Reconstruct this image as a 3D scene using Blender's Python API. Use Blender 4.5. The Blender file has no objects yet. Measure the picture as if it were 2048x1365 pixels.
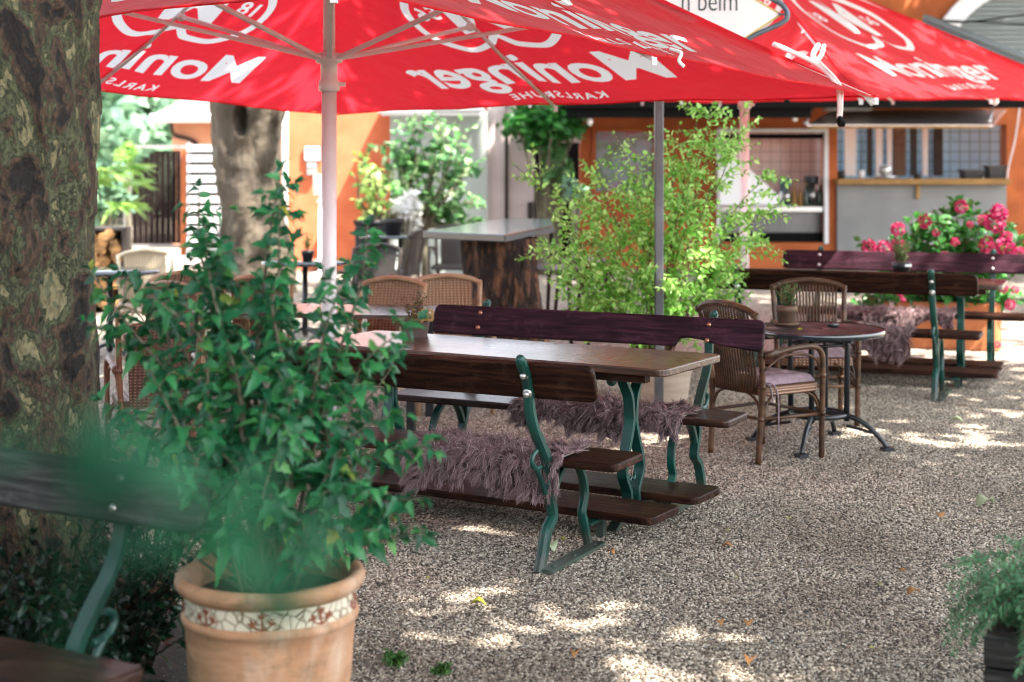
import bpy, math, random
import numpy as np
from mathutils import Vector, Matrix, noise

SC = bpy.context.scene
COL = SC.collection
PI = math.pi
F, VH, H = 3100.0, 320.0, 1.68            # lens in photo pixels, horizon row, eye height
SUN = Vector((.42, -.32, .85)).normalized()
rnd = random.Random(7)
nr = np.random.default_rng(11)

def at(u, v, Y): return Vector(((u - 1024) / F * Y, Y, H + (VH - v) / F * Y))
def gd(u, v):
    Y = F * H / (v - VH); return Vector(((u - 1024) / F * Y, Y, 0))

# ------------------------------------------------------------------ materials
def ramp(nt, fac, stops, mode='LINEAR'):
    r = nt.nodes.new('ShaderNodeValToRGB'); r.color_ramp.interpolation = mode
    e = r.color_ramp.elements
    while len(e) < len(stops): e.new(.5)
    for k, (p, c) in enumerate(stops):
        e[k].position = p; e[k].color = (*c, 1) if len(c) == 3 else c
    nt.links.new(fac, r.inputs[0]); return r.outputs[0]

def newmat(name):
    m = bpy.data.materials.new(name); m.use_nodes = True
    nt = m.node_tree; b = nt.nodes['Principled BSDF']; return m, nt, b

def noise_tex(nt, scale, stretch=(1, 1, 1), detail=4, rough=.55, dist=0, coord='Object'):
    tc = nt.nodes.new('ShaderNodeTexCoord'); mp = nt.nodes.new('ShaderNodeMapping')
    mp.inputs['Scale'].default_value = stretch
    nt.links.new(tc.outputs[coord], mp.inputs[0])
    n = nt.nodes.new('ShaderNodeTexNoise'); n.inputs['Scale'].default_value = scale
    n.inputs['Detail'].default_value = detail; n.inputs['Roughness'].default_value = rough
    n.inputs['Distortion'].default_value = dist
    nt.links.new(mp.outputs[0], n.inputs['Vector']); return n.outputs['Fac']

def add_bump(nt, b, h, strength, dist):
    bp = nt.nodes.new('ShaderNodeBump'); bp.inputs['Strength'].default_value = strength
    bp.inputs['Distance'].default_value = dist
    nt.links.new(h, bp.inputs['Height']); nt.links.new(bp.outputs[0], b.inputs['Normal']); return bp

def mat(name, c1, c2=None, scale=6, stretch=(1, 1, 1), rough=.6, metal=0, spec=.5, coat=0, bump=0, bscale=None,
        bdist=.01, transl=0, tcol=None, island=False, lo=.35, hi=.65, detail=4, bstretch=None, rvar=0):
    m, nt, b = newmat(name)
    b.inputs['Base Color'].default_value = (*c1, 1); b.inputs['Roughness'].default_value = rough
    b.inputs['Metallic'].default_value = metal; b.inputs['Specular IOR Level'].default_value = spec
    if coat: b.inputs['Coat Weight'].default_value = coat; b.inputs['Coat Roughness'].default_value = .12
    csock = None
    if c2:
        if island:
            g = nt.nodes.new('ShaderNodeNewGeometry'); fac = g.outputs['Random Per Island']
            csock = ramp(nt, fac, [(0, c1), (1, c2)] if len(c2) == 3 and not isinstance(c2[0], tuple) else [(0, c1)] + list(c2))
        else:
            fac = noise_tex(nt, scale, stretch, detail)
            csock = ramp(nt, fac, [(lo, c1), (hi, c2)])
            if rvar:
                mr = nt.nodes.new('ShaderNodeMapRange'); mr.inputs['To Min'].default_value = rough - rvar; mr.inputs['To Max'].default_value = rough + rvar
                nt.links.new(fac, mr.inputs[0]); nt.links.new(mr.outputs[0], b.inputs['Roughness'])
        nt.links.new(csock, b.inputs['Base Color'])
    if bump:
        add_bump(nt, b, noise_tex(nt, bscale or scale * 4, bstretch or stretch, 5), bump, bdist)
    if transl:
        t = nt.nodes.new('ShaderNodeBsdfTranslucent')
        if tcol: t.inputs[0].default_value = (*tcol, 1)
        elif csock:
            hs = nt.nodes.new('ShaderNodeHueSaturation'); hs.inputs['Value'].default_value = 1.7; hs.inputs['Hue'].default_value = .49
            nt.links.new(csock, hs.inputs['Color']); nt.links.new(hs.outputs[0], t.inputs[0])
        else: t.inputs[0].default_value = (*c1, 1)
        mx = nt.nodes.new('ShaderNodeMixShader'); mx.inputs[0].default_value = transl
        nt.links.new(b.outputs[0], mx.inputs[1]); nt.links.new(t.outputs[0], mx.inputs[2])
        nt.links.new(mx.outputs[0], nt.nodes['Material Output'].inputs[0])
    return m

def wood(name, c1, c2, rough=.45, coat=.0, spec=.12, axis=0, dust=.4):
    m, nt, b = newmat(name)
    st = [14, 14, 14]; st[axis] = 1.2
    f1 = noise_tex(nt, 3, st, 6, .6, .6)
    col = ramp(nt, f1, [(.34, c1), (.5, tuple((a + d) / 2.2 for a, d in zip(c1, c2))), (.66, tuple(d * 1.25 for d in c2))])
    f2 = noise_tex(nt, 2.2, (1, 1, 1), 3)
    mx = nt.nodes.new('ShaderNodeMixRGB'); mx.blend_type = 'MULTIPLY'; mx.inputs[0].default_value = .55
    nt.links.new(col, mx.inputs[1]); nt.links.new(ramp(nt, f2, [(.3, (.45, .42, .42)), (.7, (1, 1, 1))]), mx.inputs[2])
    f4 = noise_tex(nt, 9, (1, 1, 1), 6, .7)
    dm = nt.nodes.new('ShaderNodeMixRGB'); dm.inputs[2].default_value = (c2[0] * 1.6 + .03, c2[1] * 1.8 + .026, c2[2] * 1.8 + .022, 1)
    nt.links.new(ramp(nt, f4, [(.56, (0, 0, 0)), (.72, (dust, dust, dust))]), dm.inputs[0]); nt.links.new(mx.outputs[0], dm.inputs[1])
    nt.links.new(dm.outputs[0], b.inputs['Base Color'])
    mr = nt.nodes.new('ShaderNodeMapRange'); mr.inputs['To Min'].default_value = rough - .1; mr.inputs['To Max'].default_value = rough + .15
    nt.links.new(f2, mr.inputs[0]); nt.links.new(mr.outputs[0], b.inputs['Roughness'])
    b.inputs['Coat Weight'].default_value = coat; b.inputs['Coat Roughness'].default_value = .18
    b.inputs['Specular IOR Level'].default_value = spec
    add_bump(nt, b, f1, .7, .006)
    return m

MAT = {}
MAT['wood_dark'] = wood('bench wood', (.006, .0025, .002), (.048, .018, .010))
MAT['wood_plum'] = wood('bench wood plum', (.010, .004, .007), (.05, .016, .027), .5)
MAT['wood_table'] = wood('table wood', (.026, .013, .008), (.095, .046, .027), .27, .45, .45)
MAT['wood_red'] = wood('round table wood', (.016, .010, .011), (.042, .024, .027), .42, .08)
MAT['wood_grey'] = wood('weathered wood', (.014, .014, .013), (.056, .056, .052), .5)
MAT['wood_brown'] = wood('seat wood brown', (.014, .006, .005), (.045, .021, .014), .35, .3)
MAT['wood_light'] = wood('light wood', (.3, .17, .06), (.45, .26, .1), .6)
MAT['wood_gate'] = wood('gate boards', (.006, .0035, .003), (.016, .009, .008), .7, axis=2, dust=.1)
MAT['iron'] = mat('green cast iron', (.002, .036, .028), (.004, .062, .046), 9, rough=.38, bump=.25, bscale=40, bdist=.003, coat=.15)
def iron_mat():
    m, nt, b = newmat('green cast iron')
    c = ramp(nt, noise_tex(nt, 8, (1, 1, 1), 4), [(.35, (.0014, .030, .023)), (.65, (.0025, .058, .043))])
    f = noise_tex(nt, 38, (1, 1, 1), 5, .65); f2 = noise_tex(nt, 5, (1, 1, 1), 3)
    ml = nt.nodes.new('ShaderNodeMath'); ml.operation = 'MULTIPLY'; nt.links.new(f, ml.inputs[0]); nt.links.new(f2, ml.inputs[1])
    x = nt.nodes.new('ShaderNodeMixRGB'); x.inputs[2].default_value = (.045, .022, .013, 1)
    nt.links.new(ramp(nt, ml.outputs[0], [(.39, (0, 0, 0)), (.41, (1, 1, 1))]), x.inputs[0]); nt.links.new(c, x.inputs[1])
    tc = nt.nodes.new('ShaderNodeTexCoord'); sp = nt.nodes.new('ShaderNodeSeparateXYZ'); nt.links.new(tc.outputs['Object'], sp.inputs[0])
    x2 = nt.nodes.new('ShaderNodeMixRGB'); x2.inputs[2].default_value = (.08, .075, .055, 1)
    ad = nt.nodes.new('ShaderNodeMath'); ad.operation = 'MULTIPLY_ADD'; ad.inputs[1].default_value = -.10; nt.links.new(f, ad.inputs[0]); nt.links.new(sp.outputs[2], ad.inputs[2])
    nt.links.new(ramp(nt, ad.outputs[0], [(-.0 + .0, (.5, .5, .5)), (.03, (0, 0, 0))]), x2.inputs[0]); nt.links.new(x.outputs[0], x2.inputs[1])
    nt.links.new(x2.outputs[0], b.inputs['Base Color']); b.inputs['Roughness'].default_value = .42
    add_bump(nt, b, f, .35, .003); return m
MAT['iron'] = iron_mat()
MAT['iron_black'] = mat('black cast iron', (.008, .01, .012), (.02, .022, .026), 9, rough=.35, bump=.2, bscale=40, bdist=.003)
MAT['bolt'] = mat('zinc bolt', (.55, .54, .52), rough=.35, metal=.9)
MAT['brassbolt'] = mat('brass bolt', (.45, .22, .14), rough=.35, metal=.8)
MAT['white_paint'] = mat('white painted metal', (.68, .65, .65), (.76, .74, .74), 4, rough=.4)
MAT['alu'] = mat('aluminium', (.6, .6, .62), rough=.35, metal=.8)
MAT['cane'] = mat('rattan cane', (.03, .0125, .005), (.095, .043, .018), 7, (1, 1, 3), rough=.42, bump=.2, bscale=60, bdist=.002, spec=.35)
MAT['cane_light'] = mat('light rattan cane', (.26, .15, .08), (.42, .27, .15), 7, (1, 1, 3), rough=.45, coat=.1)
MAT['cane_pale'] = mat('sunlit rattan', (.62, .52, .36), (.78, .68, .5), 7, rough=.5)  # sunlit brightness of the pale chair put into the cane colour
MAT['cane_black'] = mat('dark woven resin', (.03, .024, .02), (.07, .055, .045), 9, rough=.5)
MAT['cane_red'] = mat('reddish rattan', (.10, .035, .018), (.18, .07, .035), 7, rough=.45)
MAT['cushion'] = mat('mauve cushion cloth', (.2, .14, .16), (.27, .2, .22), 30, rough=.95, bump=.3, bscale=200, bdist=.001)
MAT['cushion_grey'] = mat('grey cushion cloth', (.22, .19, .23), (.3, .27, .3), 30, rough=.95)
def pot_mat():
    m, nt, b = newmat('weathered terracotta')
    c = ramp(nt, noise_tex(nt, 5, (1, 1, 5), 5), [(.3, (.36, .17, .085)), (.7, (.54, .30, .165))])
    g = noise_tex(nt, 7, (1, 1, 1.6), 7, .68); x = nt.nodes.new('ShaderNodeMixRGB'); x.inputs[2].default_value = (.15, .11, .06, 1)
    nt.links.new(ramp(nt, g, [(.5, (0, 0, 0)), (.66, (.75, .75, .75))]), x.inputs[0]); nt.links.new(c, x.inputs[1])
    l = noise_tex(nt, 3.3, (1, 1, .7), 6, .7, .5); y = nt.nodes.new('ShaderNodeMixRGB'); y.inputs[2].default_value = (.62, .48, .36, 1)
    nt.links.new(ramp(nt, l, [(.47, (0, 0, 0)), (.68, (.75, .75, .75))]), y.inputs[0]); nt.links.new(x.outputs[0], y.inputs[1])
    nt.links.new(y.outputs[0], b.inputs['Base Color']); b.inputs['Roughness'].default_value = .88
    add_bump(nt, b, noise_tex(nt, 16, (1, 1, 5), 6, .65), .4, .008); return m
MAT['terracotta'] = pot_mat()
MAT['terracotta2'] = mat('orange terracotta', (.30, .09, .03), (.38, .14, .05), 4, rough=.85)
MAT['sandstone'] = mat('sandstone pot', (.46, .36, .28), (.58, .47, .37), 5, (1, 1, 4), rough=.9, bump=.2, bscale=30)
MAT['potbrown'] = mat('brown plastic pot', (.06, .04, .035), (.09, .06, .05), 8, rough=.6)
MAT['potclay'] = mat('dark clay pot', (.10, .055, .035), (.16, .1, .06), 10, rough=.8)
MAT['potblack'] = mat('black plastic', (.012, .012, .014), rough=.45)
MAT['soil'] = mat('soil', (.012, .009, .006), (.04, .028, .02), 30, rough=1, bump=.8, bscale=60, bdist=.01)
MAT['white'] = mat('white', (.8, .8, .8), rough=.5)
MAT['cream'] = mat('cream enamel', (.78, .76, .73), rough=.35)
MAT['gold'] = mat('gold edging', (.5, .36, .13), rough=.4, metal=.3)
MAT['ink'] = mat('dark green ink', (.01, .035, .035), rough=.5)
MAT['steel_tube'] = mat('blue grey steel tube', (.09, .12, .15), (.13, .16, .19), 8, rough=.4, metal=.4)
MAT['post'] = mat('galvanised post', (.07, .07, .075), (.16, .16, .17), 6, (1, 1, .3), rough=.45, metal=.6, bump=.1)
MAT['tabletop_blue'] = mat('dark slate top', (.01, .018, .024), (.02, .032, .04), 8, rough=.2, coat=1)
MAT['orange'] = mat('orange render', (.52, .125, .05), (.6, .16, .07), 3, rough=.9, bump=.15, bscale=60)
MAT['orange_dark'] = mat('rust orange render', (.33, .078, .018), (.48, .125, .032), 1.6, rough=.85, bump=.15, bscale=60)
MAT['pinkwall'] = mat('pale pink render', (.62, .5, .5), (.7, .58, .57), 2, rough=.9)
MAT['greygreen'] = mat('grey green panel', (.32, .36, .34), (.38, .42, .4), 1.5, rough=.6)
MAT['greypanel'] = mat('grey panel', (.19, .19, .187), (.23, .23, .222), 2, rough=.7)
MAT['black'] = mat('black', (.006, .006, .006), rough=.8, spec=.1)
MAT['darkwood'] = mat('dark beam', (.02, .014, .012), (.04, .03, .025), 6, rough=.7)
MAT['salmon'] = mat('salmon render', (.66, .3, .17), (.72, .36, .22), 3, rough=.9)
MAT['tileroof'] = mat('roof tiles', (.15, .12, .11), (.22, .18, .17), 8, (1, 3, 1), rough=.9, bump=.6, bscale=14, bdist=.05)
MAT['whitetrim'] = mat('white trim', (.78, .78, .8), rough=.6)
MAT['louver'] = mat('grey louvre', (.2, .23, .23), rough=.6)
MAT['basket'] = mat('split logs', (.10, .05, .02), (.5, .27, .1), 9, (1, 1, 2), rough=.9, bump=.8, bscale=14, bdist=.05)
MAT['stumpbark'] = mat('stump bark', (.022, .012, .009), [(.1, (0, 0, 0))] and (.24, .11, .055), 8.5, (2.2, 2.2, .6), rough=.95, bump=1, bscale=12, bdist=.09, lo=.5, hi=.68)
MAT['stem'] = mat('shrub stem', (.10, .085, .055), (.18, .16, .11), 12, rough=.8)
MAT['stem_dark'] = mat('dark twig', (.008, .008, .005), (.02, .02, .012), 12, rough=.8, spec=.2)
MAT['stem_red'] = mat('reddish twig', (.10, .045, .025), (.17, .09, .05), 12, rough=.7)
MAT['leaf_hib'] = mat('hibiscus leaf', (.007, .06, .026), [(.5, (.018, .14, .056)), (.9, (.05, .25, .08)), (.988, (.12, .34, .09)), (1, (.4, .36, .05))], island=True, rough=.4, transl=.3, spec=.45)
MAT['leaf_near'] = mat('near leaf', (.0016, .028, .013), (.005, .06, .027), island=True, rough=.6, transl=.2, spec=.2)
MAT['leaf_lime'] = mat('lime leaf', (.10, .29, .035), [(.5, (.22, .46, .085)), (1, (.52, .72, .28))], island=True, rough=.38, transl=.5)
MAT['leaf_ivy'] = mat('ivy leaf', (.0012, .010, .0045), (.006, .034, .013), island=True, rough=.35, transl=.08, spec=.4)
MAT['leaf_plane'] = mat('plane tree leaf', (.03, .1, .02), (.06, .16, .03), island=True, rough=.5, transl=.4)
MAT['leaf_bg'] = mat('garden shrub leaf', (.04, .15, .06), [(.7, (.12, .28, .09)), (1, (.4, .5, .3))], island=True, rough=.45, transl=.35)
MAT['leaf_bgpale'] = mat('pale shrub leaf', (.12, .26, .05), (.4, .52, .16), island=True, rough=.45, transl=.4)
MAT['leaf_far'] = mat('far tree leaf', (.10, .2, .14), (.2, .32, .2), island=True, rough=.6, transl=.4)  # distance haze of the far trees is put into this pale leaf colour
MAT['leaf_palm'] = mat('palm frond', (.10, .24, .05), (.25, .4, .1), island=True, rough=.4, transl=.4)
MAT['leaf_hyd'] = mat('hydrangea leaf', (.014, .10, .018), (.045, .2, .035), island=True, rough=.4, transl=.35)
MAT['petal'] = mat('hydrangea petal', (.22, .002, .038), (.44, .024, .115), island=True, rough=.6, transl=.3)
MAT['petal_white'] = mat('white petal', (.8, .8, .78), rough=.6, transl=.3)
MAT['leaf_rosemary'] = mat('rosemary needle', (.025, .12, .05), (.13, .32, .15), island=True, rough=.5, transl=.25)
MAT['leaf_small'] = mat('pot plant leaf', (.02, .09, .02), (.09, .2, .04), island=True, rough=.45, transl=.3)
MAT['leaf_thyme'] = mat('red green pot leaf', (.03, .05, .015), [(.6, (.1, .11, .03)), (1, (.2, .06, .04))], island=True, rough=.5, transl=.2)
MAT['dry1'] = mat('dry brown leaf', (.3, .13, .04), (.45, .22, .08), 20, rough=.8)
MAT['dry2'] = mat('yellow green leaf', (.42, .4, .04), (.25, .32, .04), 20, rough=.6)
MAT['dry3'] = mat('pale green leaf underside', (.3, .36, .2), (.4, .45, .28), 20, rough=.8)
MAT['fur'] = mat('mauve fleece', (.11, .066, .068), [(.6, (.25, .165, .168)), (1, (.46, .34, .34))], island=True, rough=.75, spec=.25)
MAT['fur_base'] = mat('fleece base', (.09, .055, .058), rough=1)
MAT['hide'] = mat('pale hide', (.6, .52, .42), (.7, .62, .5), 8, rough=.9)
MAT['strap'] = mat('white strap', (.82, .78, .74), rough=.8)
MAT['steel'] = mat('stainless steel', (.45, .45, .44), (.55, .55, .54), 2, (1, 1, .2), rough=.3, metal=.9)
MAT['steel_dark'] = mat('dark steel', (.10, .10, .10), (.15, .15, .15), 2, (1, 1, .2), rough=.35, metal=.6)
MAT['flap'] = mat('hatch flap sheet', (.6, .5, .48), (.75, .66, .6), 1.2, rough=.28, metal=.5)
MAT['bottle'] = mat('green bottle', (.01, .05, .02), rough=.15, coat=.5)
MAT['mixer'] = mat('teal enamel', (.05, .13, .16), rough=.35)
MAT['frost'] = mat('frosted sheet', (.85, .86, .88), rough=.4, transl=.3)
MAT['lampshade'] = mat('white lamp shade', (.85, .83, .8), rough=.6, transl=.3)
MAT['glassbulb'] = mat('bulb', (.8, .75, .68), rough=.2)

def canopy_mat():
    m, nt, b = newmat('red parasol cloth')
    f = noise_tex(nt, 300, (1, 1, 1), 2)
    c = ramp(nt, f, [(.3, (.62, .008, .016)), (.7, (.74, .013, .024))])
    nt.links.new(c, b.inputs['Base Color']); b.inputs['Roughness'].default_value = .75; b.inputs['Specular IOR Level'].default_value = .3
    b.inputs['Sheen Weight'].default_value = .1
    f2 = noise_tex(nt, 2.5, (1, 1, 1), 3)
    add_bump(nt, b, f2, 1, .06)
    t = nt.nodes.new('ShaderNodeBsdfTranslucent'); t.inputs[0].default_value = (.95, .03, .05, 1)
    mx = nt.nodes.new('ShaderNodeMixShader'); mx.inputs[0].default_value = .5
    nt.links.new(b.outputs[0], mx.inputs[1]); nt.links.new(t.outputs[0], mx.inputs[2])
    nt.links.new(mx.outputs[0], nt.nodes['Material Output'].inputs[0]); return m
MAT['canopy'] = canopy_mat()
MAT['print'] = mat('white print', (.85, .85, .85), rough=.7, transl=.5, tcol=(.9, .88, .88))

def bark_mat(gain=1):
    m, nt, b = newmat('plane bark' if gain == 1 else 'pale plane bark')
    f = noise_tex(nt, 7, (1.2, 1.2, .7), 6, .6, .8)
    f2 = noise_tex(nt, 16, (1.3, 1.3, .8), 5, .6, .8)
    mth = nt.nodes.new('ShaderNodeMath'); mth.operation = 'MULTIPLY_ADD'; mth.inputs[1].default_value = .35
    nt.links.new(f2, mth.inputs[0]); nt.links.new(f, mth.inputs[2])
    s = mth.outputs[0]
    col = ramp(nt, s, [(.40, (.008, .005, .003)), (.585, (.04, .022, .012)), (.632, (.085, .048, .027)), (.665, (.026, .034, .014)), (.695, (.08, .085, .042)),
                       (.735, (.045, .055, .025)), (.775, (.2, .175, .095)), (.84, (.10, .11, .06))], 'CONSTANT')
    if gain != 1:
        hs = nt.nodes.new('ShaderNodeHueSaturation'); hs.inputs['Value'].default_value = gain; nt.links.new(col, hs.inputs['Color']); col = hs.outputs[0]
    f3 = noise_tex(nt, 60, (1, 1, .5), 4)
    mx = nt.nodes.new('ShaderNodeMixRGB'); mx.blend_type = 'MULTIPLY'; mx.inputs[0].default_value = 1
    nt.links.new(col, mx.inputs[1]); nt.links.new(ramp(nt, f3, [(.3, (.34, .33, .31)), (.65, (1.1, 1.07, 1.0))]), mx.inputs[2])
    nt.links.new(mx.outputs[0], b.inputs['Base Color']); b.inputs['Roughness'].default_value = .85
    h = ramp(nt, s, [(.50, (.3, .3, .3)), (.58, (.5, .5, .5)), (.59, (.95, .95, .95)), (.63, (1, 1, 1)), (.664, (.95, .95, .95)), (.67, (.5, .5, .5)), (.735, (.45, .45, .45)), (.765, (.15, .15, .15)), (.8, (.1, .1, .1))])
    mh = nt.nodes.new('ShaderNodeMixRGB'); mh.inputs[0].default_value = .25
    nt.links.new(h, mh.inputs[1]); nt.links.new(f3, mh.inputs[2])
    add_bump(nt, b, mh.outputs[0], 1, .03); return m
MAT['bark'] = bark_mat()
MAT['bark_pale'] = mat('pale plane bark', (.03, .022, .015), (.1, .08, .055), 3.2, (1, 1, .55), rough=.9, bump=1, bscale=9, bdist=.05, lo=.3, hi=.7)

def weave_mat(name, c1, c2, sc=70):
    m, nt, b = newmat(name)
    tc = nt.nodes.new('ShaderNodeTexCoord')
    ch = nt.nodes.new('ShaderNodeTexWave'); ch.inputs['Scale'].default_value = sc * .25; ch.bands_direction = 'Z'
    nt.links.new(tc.outputs['Object'], ch.inputs['Vector'])
    ch2 = nt.nodes.new('ShaderNodeTexWave'); ch2.inputs['Scale'].default_value = sc * .18; ch2.bands_direction = 'X'
    nt.links.new(tc.outputs['Object'], ch2.inputs['Vector'])
    mul = nt.nodes.new('ShaderNodeMath'); mul.operation = 'MULTIPLY'
    nt.links.new(ch.outputs['Fac'], mul.inputs[0]); nt.links.new(ch2.outputs['Fac'], mul.inputs[1])
    nt.links.new(ramp(nt, mul.outputs[0], [(0, c1), (.7, c2)]), b.inputs['Base Color'])
    b.inputs['Roughness'].default_value = .5
    add_bump(nt, b, mul.outputs[0], .8, .006); return m
MAT['weave_light'] = weave_mat('light wicker', (.15, .08, .038), (.4, .25, .14))
MAT['weave_pale'] = weave_mat('pale wicker', (.45, .36, .24), (.75, .64, .46))  # the same sunlit brightness in the wicker colour
MAT['weave_dark'] = weave_mat('dark wicker', (.025, .02, .017), (.08, .065, .055))
MAT['weave_red'] = weave_mat('reddish wicker', (.06, .022, .012), (.16, .07, .04))
MAT['weave_brown'] = weave_mat('brown wicker', (.12, .06, .035), (.3, .17, .1))

def tile_mat(name, c1, c2, mortar, sz):
    m, nt, b = newmat(name)
    tc = nt.nodes.new('ShaderNodeTexCoord'); mp = nt.nodes.new('ShaderNodeMapping'); mp.inputs['Rotation'].default_value = (PI / 2, 0, 0)
    nt.links.new(tc.outputs['Object'], mp.inputs[0])
    br = nt.nodes.new('ShaderNodeTexBrick'); br.offset = 0; br.inputs['Scale'].default_value = 1
    br.inputs['Brick Width'].default_value = sz; br.inputs['Row Height'].default_value = sz; br.inputs['Mortar Size'].default_value = sz * .035
    br.inputs['Color1'].default_value = (*c1, 1); br.inputs['Color2'].default_value = (*c2, 1); br.inputs['Mortar'].default_value = (*mortar, 1)
    nt.links.new(mp.outputs[0], br.inputs['Vector']); nt.links.new(br.outputs['Color'], b.inputs['Base Color'])
    b.inputs['Roughness'].default_value = .2; return m
MAT['tile_blue'] = tile_mat('pale blue wall tile', (.34, .62, .85), (.3, .58, .82), (.03, .06, .09), .165)
MAT['tile_beige'] = tile_mat('beige wall tile', (.62, .53, .5), (.58, .5, .46), (.25, .2, .19), .165)

def mosaic_mat():
    m, nt, b = newmat('cracked white mosaic')
    tc = nt.nodes.new('ShaderNodeTexCoord')
    v = nt.nodes.new('ShaderNodeTexVoronoi'); v.feature = 'DISTANCE_TO_EDGE'; v.inputs['Scale'].default_value = 36
    nt.links.new(tc.outputs['Object'], v.inputs['Vector'])
    nt.links.new(ramp(nt, v.outputs[0], [(.04, (.2, .14, .09)), (.075, (.66, .6, .46))]), b.inputs['Base Color'])
    b.inputs['Roughness'].default_value = .35
    add_bump(nt, b, ramp(nt, v.outputs[0], [(0, (0, 0, 0)), (.05, (1, 1, 1))]), .4, .002); return m
MAT['mosaic'] = mosaic_mat()
MAT['motif'] = mat('rust red mosaic', (.19, .038, .02), (.28, .06, .03), 60, rough=.4)

def gravel_mat(name, big):
    m, nt, b = newmat(name)
    stops = [(0, (.026, .021, .016)), (.2, (.10, .08, .060)), (.45, (.24, .197, .154)), (.74, (.38, .322, .255)), (.94, (.62, .55, .46)), (1, (.24, .232, .225))]
    if big:
        o = nt.nodes.new('ShaderNodeObjectInfo')
        c = ramp(nt, o.outputs['Random'], stops)
        ge = nt.nodes.new('ShaderNodeNewGeometry'); nz = nt.nodes.new('ShaderNodeTexNoise'); nz.inputs['Scale'].default_value = 1.1; nz.inputs['Detail'].default_value = 5; nt.links.new(ge.outputs['Position'], nz.inputs['Vector'])
        mm_ = nt.nodes.new('ShaderNodeMixRGB'); mm_.blend_type = 'MULTIPLY'; mm_.inputs[0].default_value = 1
        nt.links.new(c, mm_.inputs[1]); nt.links.new(ramp(nt, nz.outputs['Fac'], [(.33, (.66, .62, .58)), (.5, (.95, .95, .93)), (.68, (1.18, 1.15, 1.1))]), mm_.inputs[2]); c = mm_.outputs[0]
        nt.links.new(c, b.inputs['Base Color']); b.inputs['Roughness'].default_value = .6
    else:
        tc = nt.nodes.new('ShaderNodeTexCoord')
        v = nt.nodes.new('ShaderNodeTexVoronoi'); v.inputs['Scale'].default_value = 75
        nt.links.new(tc.outputs['Object'], v.inputs['Vector'])
        sp = nt.nodes.new('ShaderNodeSeparateColor'); nt.links.new(v.outputs['Color'], sp.inputs[0])
        c = ramp(nt, sp.outputs[0], stops)
        f = noise_tex(nt, .7, (1, 1, 1), 4)
        mx = nt.nodes.new('ShaderNodeMixRGB'); mx.blend_type = 'MULTIPLY'; mx.inputs[0].default_value = .6
        nt.links.new(c, mx.inputs[1]); nt.links.new(ramp(nt, f, [(.3, (.65, .6, .58)), (.7, (1.1, 1.1, 1.1))]), mx.inputs[2])
        nt.links.new(mx.outputs[0], b.inputs['Base Color']); b.inputs['Roughness'].default_value = .85
        inv = nt.nodes.new('ShaderNodeMath'); inv.operation = 'SUBTRACT'; inv.inputs[0].default_value = 1
        nt.links.new(v.outputs['Distance'], inv.inputs[1])
        add_bump(nt, b, inv.outputs[0], .8, .012)
    return m
MAT['gravel'] = gravel_mat('gravel ground', False)
MAT['pebble'] = gravel_mat('gravel stone', True)

# ------------------------------------------------------------------ geometry helpers
def catmull(pts, n=6, closed=False):
    P = [Vector(p) for p in pts]; out = []; k = len(P)
    for i in range(k if closed else k - 1):
        p1, p2 = P[i], P[(i + 1) % k]
        p0 = P[i - 1] if (closed or i > 0) else p1 * 2 - p2
        p3 = P[(i + 2) % k] if (closed or i + 2 < k) else p2 * 2 - p1
        for j in range(n):
            t = j / n; t2 = t * t; t3 = t2 * t
            out.append(.5 * ((2 * p1) + (p2 - p0) * t + (2 * p0 - 5 * p1 + 4 * p2 - p3) * t2 + (3 * p1 - p0 - 3 * p2 + p3) * t3))
    if not closed: out.append(P[-1])
    return out

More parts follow.
